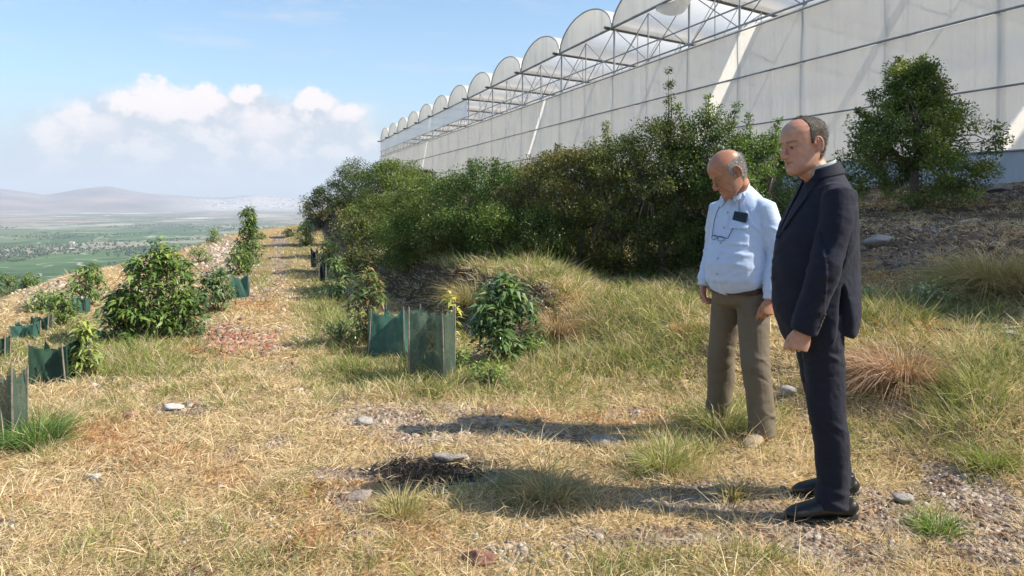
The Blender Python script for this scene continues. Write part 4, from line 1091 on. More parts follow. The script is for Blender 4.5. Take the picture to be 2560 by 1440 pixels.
# ================================================================== NET GUARDS
def netmat(name, col, transp):
    m, t, out = material(name)
    tcn = t.new('ShaderNodeTexCoord')
    d = t.new('ShaderNodeBsdfPrincipled'); d.inputs['Roughness'].default_value = .7
    n = t.noise(tcn.outputs['Object'], 9, 4, .6)
    c = t.mix(t.maprange(n, .35, .65), tuple(x * .7 for x in col), col); t.l.new(c, d.inputs['Base Color'])
    wv = t.new('ShaderNodeTexWave', bands_direction='Z'); wv.inputs['Scale'].default_value = 90; t.l.new(tcn.outputs['Object'], wv.inputs['Vector'])
    t.l.new(t.bump(wv.outputs[1], .3, .004), d.inputs['Normal'])
    tr = t.new('ShaderNodeBsdfTranslucent'); t.l.new(c, tr.inputs[0])
    tp = t.new('ShaderNodeBsdfTransparent')
    a = t.new('ShaderNodeMixShader'); a.inputs[0].default_value = .35; t.l.new(d.outputs[0], a.inputs[1]); t.l.new(tr.outputs[0], a.inputs[2])
    b = t.new('ShaderNodeMixShader'); t.l.new(t.maprange(n, .3, .7, transp * .7, transp * 1.3), b.inputs[0]); t.l.new(a.outputs[0], b.inputs[1]); t.l.new(tp.outputs[0], b.inputs[2]); t.l.new(b.outputs[0], out.inputs[0])
    return m
M['net_green'] = netmat('green_shade_net', (.035, .105, .065), .10)
M['net_teal'] = netmat('teal_shade_net', (.06, .19, .15), .16)
M['net_grey'] = netmat('faded_net', (.105, .165, .12), .28)
M['net_dark'] = netmat('dark_shade_net', (.025, .04, .04), .1)
GG = 'net guards around young trees'
def guard(px, py, w, h, mat, label, rz=0.0, seed=0, depth=None, sag=.22, yd=None, stakes=(1, 1, 1, 1), sh=1.05):
    r = np.random.default_rng(seed)
    x, y, z = at(px, py, yd)
    o = empty('net_guard', (x, y, z), rz); tag(o, label, 'net guard', GG)
    dp = depth or w * .8
    cs = [(-w / 2, -dp / 2), (w / 2, -dp / 2), (w / 2, dp / 2), (-w / 2, dp / 2)]
    hs = [h * r.uniform(.92, 1.05) for _ in cs]
    V = []; fs = []; nu = 14; nv = 12
    for s_ in range(4):
        a, b = cs[s_], cs[(s_ + 1) % 4]; ha, hb_ = hs[s_], hs[(s_ + 1) % 4]
        nx, ny = (b[1] - a[1]), -(b[0] - a[0]); ln = math.hypot(nx, ny); nx /= ln; ny /= ln
        for i in range(nu + 1):
            u = i / nu; top = (ha * (1 - u) + hb_ * u) - sag * h * math.sin(math.pi * u) * r.uniform(.75, 1.0) * (.7 if s_ % 2 else 1)
            for j in range(nv + 1):
                v = j / nv
                off = ((-.16 + .12 * math.sin(3 * v + seed)) * w * math.sin(math.pi * u) + .022 * math.sin(u * 11 + s_ * 2 + 3 * v + seed) * (.3 + v) + .010 * math.sin(u * 25 + v * 9)) * math.sin(math.pi * min(u, 1 - u) * 2 / 2)
                tp_ = 1 - .10 * v; rag = .03 * h * math.sin(u * 31 + seed * 3 + s_) * (v == 1); V.append(((a[0] + (b[0] - a[0]) * u) * tp_ + nx * off, (a[1] + (b[1] - a[1]) * u) * tp_ + ny * off, -.03 + (top + .03 + rag) * v))
        q0 = s_ * (nu + 1) * (nv + 1)
        for i in range(nu):
            for j in range(nv):
                q = q0 + i * (nv + 1) + j; fs.append((q, q + nv + 1, q + nv + 2, q + 1))
    b = MB(); b.add(V, fs); b.build('net', M[mat], o, True)
    for k, c in enumerate(cs):
        if not stakes[k]: continue
        b = MB(); tx, ty = r.normal(size=2) * .02; c = (c[0] * .93, c[1] * .93)
        b.tube([(c[0], c[1], -.08), (c[0] + tx, c[1] + ty, hs[k] * sh)], [.0075, .006], 7); b.build('stake', M['stake'], o)
    return o
guard(8, 1108, .20, .45, 'net_grey', 'nearest faded green net guard cut by the left edge', .15, 1, depth=.2)
guard(138, 957, .31, .335, 'net_green', 'dark green net guard with a sagging top, second from the left foreground', .05, 2)
guard(62, 848, .24, .17, 'net_teal', 'low teal net guard on the left below the berm, left of a darker one', .2, 3)
guard(104, 826, .18, .16, 'net_green', 'low dark guard right behind the low teal one', .1, 4)
guard(2, 892, .12, .19, 'net_green', 'dark guard showing only its right side at the left edge', .1, 5)
guard(202, 785, .18, .22, 'net_teal', 'teal guard around the rounded sapling on the berm', .1, 6)
guard(600, 745, .26, .34, 'net_teal', 'teal guard on the left of the track below the columnar tree', .3, 7)
guard(985, 885, .40, .42, 'net_teal', 'wide teal net guard on the right of the track with a dark left side', -.35, 8, depth=.32)
guard(1080, 955, .32, .56, 'net_grey', 'tall faded grey green net guard, torn and bellied, right of the teal one', -.25, 9, depth=.26, sag=.06)
guard(786, 652, .14, .42, 'net_dark', 'narrow black net guard on the right edge of the track', .1, 10, yd=17)
guard(806, 672, .12, .34, 'net_dark', 'second narrow black guard, just nearer than the other black one', .1, 11, yd=14)
# stake in the dark green guard, wooden post by the older man, irrigation pipes
def post(px, py, h, w, label, lean=.0, mat='stake', yd=None, name='wooden_post'):
    x, y, z = at(px, py, yd); b = MB(); b.tube([(0, 0, -.05), (lean * .5, 0, h * .5), (lean, 0, h)], [w, w * .95, w * .85], 8)
    o = b.build(name, M[mat]); o.location = (x, y, z); tag(o, label, 'post'); return o
M['palewood'] = principled('pale_wood', (.42, .27, .17), .8, var=.3, vscale=15, bump=.4, bscale=40)
post(1757, 702, .26, .035, 'short brown wooden stump standing behind the older man\'s arm', .01, 'palewood', yd=8.2)
post(143, 862, .10, .012, 'thin pale stake sticking up inside the dark green guard', .01, 'palewood', yd=6.9)
post(1404, 700, .30, .022, 'pale bare stem rising out of the grass below the hedge', -.05, 'palewood', yd=11)
def pipe(pts, rad, label):
    P = []
    for (px, py) in pts:
        x, y, z = at(px, py); P.append((x, y, z + rad * .7))
    b = MB(); b.tube(P, rad, 8); o = b.build('irrigation_pipe', M['black_pipe'], None, True); tag(o, label, 'pipe', 'black irrigation pipes')
pipe([(2120, 792), (2165, 782), (2200, 776), (2245, 777), (2290, 783)], .014, 'black irrigation pipe lying across the bank behind the suited man\'s jacket')
pipe([(2440, 772), (2480, 768), (2530, 772), (2600, 770)], .016, 'black irrigation pipe near the right edge, upper one')
pipe([(2330, 826), (2400, 830), (2480, 826), (2600, 818)], .012, 'thin black irrigation pipe lower on the right bank')
# ================================================================== PEOPLE  (local frame: +X forward, +Y the person's left, +Z up)
from mathutils.bvhtree import BVHTree
def remeshed(mb, voxel, smooth=6, factor=.5, name='tmp'):
    me = mb.mesh(name); o = bpy.data.objects.new(name, me); COL.objects.link(o)
    r = o.modifiers.new('r', 'REMESH'); r.mode = 'VOXEL'; r.voxel_size = voxel
    s_ = o.modifiers.new('s', 'SMOOTH'); s_.factor = factor; s_.iterations = smooth
    dg = bpy.context.evaluated_depsgraph_get(); dg.update()
    out = bpy.data.meshes.new_from_object(o.evaluated_get(dg))
    bpy.data.objects.remove(o); bpy.data.meshes.remove(me)
    out.name = name
    return out
def co_of(me):
    a = np.zeros(len(me.vertices) * 3, np.float32); me.vertices.foreach_get('co', a); return a.reshape(-1, 3).astype(float)
def no_of(me):
    a = np.zeros(len(me.vertices) * 3, np.float32); me.vertices.foreach_get('normal', a); return a.reshape(-1, 3).astype(float)
def set_co(me, co):
    me.vertices.foreach_set('co', co.astype(np.float32).ravel()); me.update()
def set_col(me, c):
    a = me.color_attributes.get('Col') or me.color_attributes.new('Col', 'FLOAT_COLOR', 'POINT')
    cc = np.ones((len(c), 4), np.float32); cc[:, :3] = c; a.data.foreach_set('color', cc.ravel())
def v3(p): return Vector(p)

# ---- head as stacked slices ------------------------------------------------
HZ = [-.126, -.121, -.108, -.088, -.062, -.032, 0, .030, .060, .085, .104, .116, .1205]
HF = [.066, .080, .091, .0925, .0895, .088, .086, .0925, .0895, .076, .052, .022, .002]
HB = [.050, .034, .005, -.030, -.058, -.080, -.094, -.101, -.100, -.090, -.068, -.036, -.010]
HW = [.006, .026, .044, .056, .064, .0685, .071, .0745, .0760, .0700, .053, .028, .006]
def head_surface(jowl=0.0, nz=80, na=96):
    zz = np.interp(np.linspace(0, 1, nz), [0, .05, .93, 1], [HZ[0], HZ[1], HZ[-2], HZ[-1]])
    f = np.interp(zz, HZ, HF); b = np.interp(zz, HZ, HB); w = np.interp(zz, HZ, HW)
    ker = SC([1, 2, 3, 2, 1]) / 9.
    for arr in (f, b, w):
        arr[2:-2] = np.convolve(arr, ker, 'valid')
    if jowl: w = w + jowl * np.exp(-((zz + .085) / .03) ** 2); f = f + jowl * .3 * np.exp(-((zz + .11) / .02) ** 2)
    a = np.linspace(0, 2 * np.pi, na, endpoint=False)
    ca, sa = np.cos(a), np.sin(a)
    e = 2 / 2.25
    cx = np.sign(ca) * np.abs(ca) ** e; sy = np.sign(sa) * np.abs(sa) ** e
    mid = (f * .35 + b * .65)[:, None]
    X = np.where(cx > 0, mid + (f[:, None] - mid) * cx[None], mid + (mid - b[:, None]) * cx[None])
    Y = w[:, None] * sy[None]; Z = np.repeat(zz[:, None], na, 1)
    # face relief
    fr = np.clip(cx, 0, 1)[None] ** .5 * np.ones_like(X)
    ay = np.abs(Y)
    def g(y0, z0, sy_, sz_): return np.exp(-((ay - y0) / sy_) ** 2 - ((Z - z0) / sz_) ** 2)
    def g0(z0, sy_, sz_): return np.exp(-(Y / sy_) ** 2 - ((Z - z0) / sz_) ** 2)
    dx = .0085 * g(.026, .021, .020, .008) - .0175 * g(.029, .003, .014, .0100) + .005 * g(.044, -.022, .016, .014) - .004 * g(.05, -.055, .014, .02)
    dx = dx + .006 * g0(-.056, .022, .006) - .005 * g0(-.0655, .024, .0035) + .007 * g0(-.0735, .019, .006) - .005 * g0(-.0875, .022, .006) + .006 * g0(-.106, .018, .013) + .004 * g0(.06, .05, .03)
    dx = dx - .003 * g(.052, .045, .01, .02)
    X = X + dx * fr
    return X, Y, Z
def add_head(b, Mh, jowl=0.0, ear=1.0, closed=False):
    X, Y, Z = head_surface(jowl); nz, na = X.shape
    vs_ = [Mh @ Vector((X[i, k], Y[i, k], Z[i, k])) for i in range(nz) for k in range(na)]
    fs = [(i * na + k, i * na + (k + 1) % na, (i + 1) * na + (k + 1) % na, (i + 1) * na + k) for i in range(nz - 1) for k in range(na)]
    fs.append(tuple(range(na))[::-1]); fs.append(tuple((nz - 1) * na + k for k in range(na)))
    b.add(vs_, fs)
    T = lambda pts: [Mh @ Vector(p) for p in pts]
    sc = Mh.to_scale().x
    b.tube(T([(.086, 0, .018), (.097, 0, -.008), (.110, 0, -.028), (.110, 0, -.038), (.094, 0, -.046)]), [.0075 * sc, .0080 * sc, .0105 * sc, .0105 * sc, .008 * sc], 12)
    for s_ in (-1, 1):
        b.ball(Mh @ Vector((.097, s_ * .0115, -.038)), (.0105 * sc, .0075 * sc, .0080 * sc), 12, 8)
        # lids over the eyeball
        b.ball(Mh @ Vector((.0722, s_ * .030, .0055 if not closed else .001)), .0120 * sc, 14, 10)
        # ear: rim, concha back and lobe
        e0 = Vector((-.010, s_ * .0735, -.004)); pts = []
        for k in range(11):
            th = R(-100 + 265 * k / 10)
            pts.append(e0 + Vector((-.004 - .017 * math.cos(th - R(15)) * -1 * 1.0 if False else -.006 + .0165 * math.cos(th + R(95)), s_ * (.006 + .010 * (1 if True else 0) * (.5 - .5 * math.cos(th + R(95)))), .031 * math.sin(th + R(95)) * ear)))
        b.tube([Mh @ p for p in pts], [.0046 * sc] * 11, 8)
        Me = (Mh.to_3x3() @ Matrix.Rotation(R(-20 * s_), 3, 'Z'))
        b.ball(Mh @ (e0 + Vector((-.007, s_ * .004, .0))), (.0135, .0040, .024 * ear), 14, 10, M=Me)
        b.ball(Mh @ (e0 + Vector((-.004, s_ * .004, -.024 * ear))), (.008 * sc, .006 * sc, .011 * sc), 10, 8)
HAIRP = []
def strands(Mh, parent, cols, n, L, seed, mat):
    P, d, m_ = HAIRP[-1]; r = np.random.default_rng(seed)
    pr = np.clip(m_, 0, 1) * (m_ > .25); pr = pr / pr.sum(); i = r.choice(len(P), n, p=pr)
    base = P[i] + r.normal(size=(n, 3)) * .0025 - d[i] * .001
    dirn = d[i] * .55 + SC([-.75, 0, -.45]) + r.normal(size=(n, 3)) * .28; dirn /= np.linalg.norm(dirn, axis=1)[:, None]
    R3 = np.array(Mh)[:3, :3]; T3 = np.array(Mh)[:3, 3]
    base = base @ R3.T + T3; dirn = dirn @ R3.T; dirn /= np.linalg.norm(dirn, axis=1)[:, None]
    me = blades('hair_strands', base, dirn, L * r.uniform(.5, 1.2, n), r.uniform(.0003, .0006, n), r.normal(size=(n, 3)) * .25, pick_r(r, cols, n), None)
    return link('hair_strands', me, mat, parent)
def pick_r(r, pal, n):
    pal = SC(pal); return pal[r.integers(0, len(pal), n)] * r.uniform(.7, 1.3, (n, 1))
def hair_mesh(Mh, mask, thick, seed, jowl=0.0):
    X, Y, Z = head_surface(jowl, 110, 150); nz, na = X.shape
    C0 = SC([-.005, 0, .01]); P = np.stack([X, Y, Z], -1).reshape(-1, 3)
    d = P - C0; d /= np.linalg.norm(d, axis=1)[:, None]
    m_ = mask(P)
    nz_ = fbm(P[:, 0] * 90 + P[:, 1] * 60, P[:, 2] * 160 + P[:, 1] * 40, seed, 3)
    off = -.006 + (thick + .006) * np.clip(m_ + (nz_ - .5) * .5 * (m_ < .95), 0, 1) + (nz_ - .5) * .003 * m_
    P = P + d * off[:, None]
    HAIRP.append((P, d, m_))
    b = MB()
    b.add([Mh @ Vector(p) for p in P], [(i * na + k, i * na + (k + 1) % na, (i + 1) * na + (k + 1) % na, (i + 1) * na + k) for i in range(nz - 1) for k in range(na)] + [tuple(range(na))[::-1], tuple((nz - 1) * na + k for k in range(na))])
    return b.mesh('hair')
def add_hand(b, wrist, d, n, s_, curl=.6, size=1.0, spread=1.0):
    """d: along the hand, n: palm normal (fingers curl to it), s_: towards the thumb"""
    d = v3(d).normalized(); n = v3(n); n = (n - d * n.dot(d)).normalized(); s_ = v3(s_); s_ = (s_ - d * s_.dot(d) - n * s_.dot(n)).normalized()
    w = v3(wrist); k = size
    b.tube([w - d * .02 * k, w + d * .005 * k, w + d * .035 * k, w + d * .065 * k, w + d * .090 * k], [.026 * k, .028 * k, .038 * k, .041 * k, .037 * k], 14, rad2=[.021 * k, .019 * k, .0165 * k, .0145 * k, .0115 * k], up=s_)
    b.ball(w + d * .035 * k + s_ * .022 * k + n * .010 * k, .0175 * k, 12, 8)
    for q, (o, L, r_) in enumerate(((.0305, .072, .0090), (.0100, .080, .0092), (-.0105, .075, .0088), (-.0300, .060, .0080))):
        base = w + d * (.082 - .006 * abs(q - 1)) * k + s_ * o * k * 1.02
        a1 = R(12 + 62 * curl + 5 * q); a2 = a1 + R(12 + 68 * curl); a3 = a2 + R(8 + 35 * curl)
        fan = s_ * (.06 * (1.5 - q)) * spread
        dr = lambda a: (d * math.cos(a) + n * math.sin(a) + fan).normalized()
        p1 = base + dr(a1) * L * .47 * k; p2 = p1 + dr(a2) * L * .30 * k; p3 = p2 + dr(a3) * L * .24 * k
        b.tube([base - d * .012 * k, base, base.lerp(p1, .55), p1, p2, p3], [r_ * 1.05 * k, r_ * 1.08 * k, r_ * .95 * k, r_ * k, r_ * .9 * k, r_ * .72 * k], 10)
        b.ball(p3, r_ * .72 * k, 8, 6)
    t0 = w + d * .022 * k + s_ * .026 * k; t1 = t0 + (d * .85 + s_ * .35 + n * .45).normalized() * .040 * k; t2 = t1 + (d * .9 + s_ * .05 + n * .45).normalized() * .032 * k; t3 = t2 + (d * .9 - s_ * .12 + n * .55).normalized() * .024 * k
    b.tube([t0, t1, t2, t3], [.0135 * k, .0115 * k, .0105 * k, .008 * k], 10); b.ball(t3, .008 * k, 8, 6)
def add_foot(b, ankle, yaw, L=.26):
    c, s = math.cos(yaw), math.sin(yaw); ax, ay, az = ankle
    P = lambda x, z: (ax + c * x, ay + s * x, z)
    b.tube([P(-.05, .045), P(0, .05), P(.08, .045), P(L - .10, .028), P(L - .07, .02)], [.026, .030, .030, .028, .02], 10, rad2=[.022, .030, .026, .014, .010], up=(-s, c, 0))
def skincolor(me, Mh, base, ruddy, brow, stub=.0, face=True, age=0.0):
    co = co_of(me); n = len(co)
    Mi = np.array(Mh.inverted()); L = co @ Mi[:3, :3].T + Mi[:3, 3]
    c = np.tile(SC(base), (n, 1))
    mott = fbm(co[:, 0] * 70 + 9, co[:, 2] * 70 + co[:, 1] * 50, 5, 3)
    c *= (1 + .34 * (mott - .5))[:, None]; m2 = fbm(co[:, 0] * 25 + 3, co[:, 2] * 25 + co[:, 1] * 20, 8, 3); c[:, 1:] *= (1 - .35 * (m2 - .5))[:, None]
    x, y, z = L.T; ay = np.abs(y); fr = x > .03
    def mixc(c, m_, col): m_ = np.clip(m_, 0, 1)[:, None]; return c * (1 - m_) + SC(col) * m_
    rd = .55 * np.exp(-((x - .108) / .02) ** 2 - (y / .018) ** 2 - ((z + .033) / .018) ** 2) + .35 * np.exp(-((ay - .045) / .02) ** 2 - ((z + .03) / .022) ** 2) * fr + .55 * np.exp(-((ay - .082) / .012) ** 2 - ((z) / .035) ** 2 - ((x + .012) / .03) ** 2) + .25 * (z > .075) + .35 * sstep(-.10, -.16, z) * (z > -.3)
    c = mixc(c, rd, ruddy)
    c = mixc(c, .6 * np.exp(-(y / .025) ** 4 - ((z + .0645) / .0070) ** 2) * (x > .065), (.36, .13, .11))
    c = mixc(c, .8 * np.exp(-(y / .028) ** 4 - ((z + .0655) / .0024) ** 2) * (x > .065), (.11, .035, .03))
    arch = z - (.0235 - 7 * (ay - .032) ** 2)
    c = mixc(c, .72 * np.exp(-(arch / .0042) ** 2) * sstep(.010, .016, ay) * sstep(.056, .046, ay) * fr, brow)
    c = mixc(c, .35 * np.exp(-((ay - .030) / .016) ** 2 - ((z + .002) / .010) ** 2) * fr, (.22, .09, .07))
    c = mixc(c, .95 * np.exp(-((ay - .030) / .0125) ** 2 - ((z - .0005) / .0022) ** 2) * (x > .06), (.03, .018, .015))
    if stub: c = mixc(c, stub * sstep(-.03, -.06, z) * sstep(-.02, .01, x + .3 * (z + .06)) * (z > -.135), (.26, .17, .14))
    c = mixc(c, .3 * np.exp(-((x - .102) / .008) ** 2 - ((ay - .007) / .004) ** 2 - ((z + .047) / .004) ** 2), (.12, .04, .03))
    c = mixc(c, .5 * np.exp(-((ay - .078) / .01) ** 2 - ((z + .002) / .014) ** 2 - ((x + .006) / .008) ** 2), (.28, .08, .05))
    if age:
        wr = np.exp(-((np.sin(z * 260 + 2 * y * 30) - 1) / .35) ** 2) * (z > .03) * (x > .05)
        c = mixc(c, age * .5 * wr, ruddy)
        nl = np.exp(-((ay - (.022 + .55 * (-.035 - z))) / .0035) ** 2) * (z < -.035) * (z > -.085) * (x > .05)
        c = mixc(c, age * .7 * nl, (.22, .08, .05))
    set_col(me, np.clip(c, 0, 1))
def fab(co, no, amps, seed, fold=None):
    """cloth relief: broad folds plus fine creases"""
    a = fbm(co[:, 0] * 9 + seed, co[:, 2] * 6 + co[:, 1] * 9, seed, 3) - .5
    b_ = fbm(co[:, 0] * 26 + co[:, 1] * 22, co[:, 2] * 34 - co[:, 1] * 12, seed + 5, 3) - .5
    d = amps[0] * a + amps[1] * b_
    if fold is not None: d = d + fold(co)
    return co + no * d[:, None]
def shoe(name, parent, ankle, yaw, mat, solemat, L=.30, toe=.5, hgt=.11):
    c, s = math.cos(yaw), math.sin(yaw)
    P = lambda x, z: Vector((ankle[0] + c * x, ankle[1] + s * x, z))
    up = (-s, c, 0)
    b = MB(); h = L * .30; t = L * .70
    b.tube([P(-h, .040), P(-h + .02, .050), P(-.01, .060), P(.05, .055), P(t * .55, .045), P(t * .8, .036), P(t - .02, .030), P(t, .026)],
           [.018, .036, .040, .043, .050, .047, .033, .012], 18, rad2=[.022, .038, .048, .042, .032, .025, .020, .012], up=up)
    b.tube([P(-.035, .06), P(-.035, hgt)], [.040, .036], 14, rad2=[.048, .042], up=up)
    me = remeshed(b, .005, 4, name=name); co = co_of(me); co[:, 2] = np.maximum(co[:, 2], .012); set_co(me, co)
    o = link(name, me, mat, parent, True)
    b = MB(); n = 22; top = []; bot = []
    for k in range(n):
        a = 2 * math.pi * k / n; x = math.cos(a); w_ = .047 * math.sin(a) * (1.0 if x > 0 else .82)
        fx = (t + .006) * x if x > 0 else (h + .006) * x
        w_ *= 1.08 if 0.1 < x < .8 else 1
        for lst, z in ((top, .015), (bot, .0)): lst.append((ankle[0] + c * fx - s * w_, ankle[1] + s * fx + c * w_, z))
    b.add(top + bot, [tuple(range(n)), tuple(range(n, 2 * n))[::-1]] + [(k, n + k, n + (k + 1) % n, (k + 1) % n) for k in range(n)])
    b.build('sole', solemat, o)
    return o
def cloth(name, col, rough=.85, bumpk=.25, weave=420, sheen=.0, var=.08, spec=.25, fold=.0):
    m, t, out = material(name); tcn = t.new('ShaderNodeTexCoord'); ob = tcn.outputs['Object']
    p = t.new('ShaderNodeBsdfPrincipled')
    n = t.noise(ob, 12, 5, .6); t.l.new(t.ramp(n, [(.3, tuple(c * (1 - var) for c in col)), (.7, tuple(min(1, c * (1 + var)) for c in col))]), p.inputs['Base Color'])
    p.inputs['Roughness'].default_value = rough; p.inputs['Specular IOR Level'].default_value = spec
    p.inputs['Sheen Weight'].default_value = sheen
    mp = t.new('ShaderNodeMapping'); mp.inputs['Scale'].default_value = (9, 9, 16); mp.inputs['Rotation'].default_value = (.3, .5, .2); t.l.new(ob, mp.inputs[0])
    h = t.math('ADD', t.math('MULTIPLY', t.noise(ob, weave, 2, .5), .12), t.math('MULTIPLY', t.noise(mp.outputs[0], 1.0, 4, .55, dist=.6), 1.0))
    t.l.new(t.bump(h, bumpk, .010), p.inputs['Normal']); t.l.new(p.outputs[0], out.inputs[0])
    return m
def skinmat():
    m, t, out = material('skin'); a = t.new('ShaderNodeAttribute', attribute_name='Col'); p = t.new('ShaderNodeBsdfPrincipled')
    t.l.new(a.outputs['Color'], p.inputs['Base Color']); p.inputs['Roughness'].default_value = .48; p.inputs['Specular IOR Level'].default_value = .45
    p.inputs['Subsurface Weight'].default_value = .12; p.inputs['Subsurface Radius'].default_value = (.012, .004, .002); p.inputs['Subsurface Scale'].default_value = .6
    tcn = t.new('ShaderNodeTexCoord'); t.l.new(t.bump(t.noise(tcn.outputs['Object'], 260, 4, .6), .18, .002), p.inputs['Normal'])
    t.l.new(p.outputs[0], out.inputs[0]); return m
M['skin'] = skinmat()
def hairmat(name, a, b_):
    m, t, out = material(name); tcn = t.new('ShaderNodeTexCoord'); p = t.new('ShaderNodeBsdfPrincipled')
    mp = t.new('ShaderNodeMapping'); mp.inputs['Scale'].default_value = (260, 260, 70); t.l.new(tcn.outputs['Object'], mp.inputs[0])
    n = t.noise(mp.outputs[0], 1, 4, .7); t.l.new(t.ramp(n, [(.35, a), (.65, b_)]), p.inputs['Base Color']); p.inputs['Roughness'].default_value = .6; p.inputs['Specular IOR Level'].default_value = .3
    t.l.new(t.bump(n, .8, .004), p.inputs['Normal']); t.l.new(p.outputs[0], out.inputs[0]); return m
M['hair_dark'] = hairmat('cropped_greying_hair', (.03, .022, .017), (.12, .10, .08))
M['hair_grey'] = hairmat('grey_hair', (.16, .15, .14), (.48, .46, .43))
M['suit'] = cloth('navy_suit', (.0080, .0098, .0215), .8, .16, 500, .05)
M['suit_trouser'] = cloth('navy_trousers', (.0095, .0115, .0215), .8, .3, 500, .05)
M['inner_dark'] = principled('button_dark', (.02, .02, .02), .35)
M['button'] = principled('horn_button', (.075, .062, .05), .3)
M['shirt_green'] = cloth('collar_shirt', (.30, .37, .36), .8, .1)
M['shirt_blue'] = cloth('pale_blue_shirt', (.50, .60, .78), .8, .30, 500, .0, .03)
M['khaki'] = cloth('khaki_trousers', (.145, .118, .083), .85, .35, 400, .05, .08)
M['belt'] = principled('brown_leather_belt', (.045, .018, .014), .45, var=.3)
M['black_leather'] = principled('black_leather', (.014, .013, .013), .38, var=.2, bump=.15, bscale=120)
M['black_sole'] = principled('black_rubber', (.012, .012, .012), .7)
M['beige_suede'] = principled('beige_suede', (.33, .255, .17), .9, var=.18, vscale=20, bump=.3, bscale=150)
M['beige_sole'] = principled('tan_rubber', (.12, .085, .055), .8)
M['phone'] = principled('phone_glass', (.008, .016, .018), .18)
M['cord'] = principled('dark_cord', (.02, .04, .09), .7)
M['frame'] = principled('spectacle_frame', (.03, .035, .07), .35)

def surf_at(bvh, l, h, out=.0):
    hit = bvh.ray_cast(Vector((1.0, l, h)), Vector((-1, 0, 0)))
    if hit[0] is None: return Vector((0.2, l, h)), Vector((1, 0, 0))
    return hit[0] + hit[1] * out, hit[1]
def near_at(bvh, p, out=.0):
    q = bvh.find_nearest(Vector(p)); return q[0] + q[1] * out, q[1]
def body_mesh(Mh, joints, jowl=0.0, hands=(), name='person'):
    b = MB(); J = joints
    add_head(b, Mh, jowl, closed=jowl > .004)
    sc = Mh.to_scale().x
    b.tube([Mh @ Vector((-.030, 0, -.030)), Mh @ Vector((-.030, 0, -.085)), v3(J['neck']), v3(J['chest']) + Vector((0, 0, .08))], [.050 * sc, .053 * sc, .060, .075], 18)
    b.tube([Mh @ Vector((.035, 0, -.095)), v3(J['neck']) + Vector((.01, 0, -.01))], [.030 * sc, .045], 12)
    b.tube([v3(J['neck']) + Vector((0, 0, -.06)), J['chest'], J['waist'], J['hip']], [.09, .15, .145, .150], 20, rad2=[.07, .11, .12, .11], up=(0, 1, 0))
    for s_ in ('L', 'R'):
        b.tube([J['chest'], J['sh' + s_], J['el' + s_], J['wr' + s_]], [.06, .050, .038, .026], 12)
        b.tube([J['hip'], J['hp' + s_], J['kn' + s_], J['an' + s_]], [.09, .080, .052, .038], 12)
        add_foot(b, J['an' + s_], J['yaw' + s_])
    for h_ in hands: add_hand(b, *h_[:4], **h_[4])
    return remeshed(b, .0036, 3, .45, name)

# ---------------------------------------------------------------- younger man in the navy suit
GZ1 = gz1(1.375, 3.68)
A = empty('person', (1.385, 3.68, GZ1 if abs(GZ1 + 1.435) < .05 else -1.435), R(180))
def headM(c, yaw, pitch, roll, s_):
    return Matrix.Translation(v3(c)) @ Matrix.Rotation(R(yaw), 4, 'Z') @ Matrix.Rotation(R(pitch), 4, 'Y') @ Matrix.Rotation(R(roll), 4, 'X') @ Matrix.Scale(s_, 4)
MhA = headM((.046, .0, 1.678), 17, 9, 2, 1.07)
JA = dict(neck=(-.035, 0, 1.53), chest=(-.045, 0, 1.33), waist=(-.02, 0, 1.08), hip=(-.01, 0, .93),
          shL=(-.045, .165, 1.43), elL=(.030, .225, 1.13), wrL=(.112, .195, .868), shR=(-.05, -.165, 1.43), elR=(-.06, -.235, 1.13), wrR=(-.03, -.23, .875),
          hpL=(.0, .095, .88), knL=(-.022, .105, .48), anL=(-.062, .10, .085), hpR=(-.02, -.095, .88), knR=(-.10, -.135, .48), anR=(-.185, -.17, .085), yawL=R(2), yawR=R(-4))
bodyA = body_mesh(MhA, JA, .002, [((.112, .195, .868), (.30, .02, -1.0), (-.15, -1, .1), (1, -.1, .2), dict(curl=.62, size=1.08)), ((-.03, -.23, .875), (.05, 0, -1), (0, 1, 0), (1, 0, 0), dict(curl=.5))])
skincolor(bodyA, MhA, (.46, .25, .172), (.50, .20, .135), (.09, .055, .04), .18)
bodyA.materials.append(M['skin']); 
def make_person(root, me, label):
    """the body mesh itself is the thing; clothes become its children"""
    o = bpy.data.objects.new('person', me); COL.objects.link(o); o.location = root.location; o.rotation_euler = root.rotation_euler
    me.shade_smooth(); tag(o, label, 'man', 'the two men standing in the field'); bpy.data.objects.remove(root); return o
A = make_person(A, bodyA, 'man in a navy suit with short receding hair, standing in profile and looking left')
def sm(x, a, b): return sstep(a, b, x)
def hairA(P):
    x, y, z = P.T; ay = np.abs(y)
    line = .030 - .65 * np.clip(ay - .012, 0, 1) + .25 * np.clip(ay - .055, 0, 1)          # hairline recedes at the temples
    top = sm(z, .045, .058) * sm(line - x, -.004, .008)
    side = sm(z, -.012, .004) * sm(.012 - x, -.005, .006)
    side = np.maximum(side, sm(z, -.03, -.01) * sm(.02 - z, 0, .01) * sm(.006 - x, 0, .008) * sm(x, -.006, .0) * .8)
    back = sm(-.022 - x, 0, .012) * sm(z, -.085, -.06)
    return np.maximum(np.maximum(top, side), back)
HA = link('hair', hair_mesh(MhA, hairA, .0022, 3, .002), M['hair_dark'], A, True)
M['strand'] = colmat('hair_strand', .55, .0)
strands(MhA, HA, [(.035, .023, .017), (.07, .052, .04), (.15, .13, .11)], 9000, .010, 4, M['strand'])
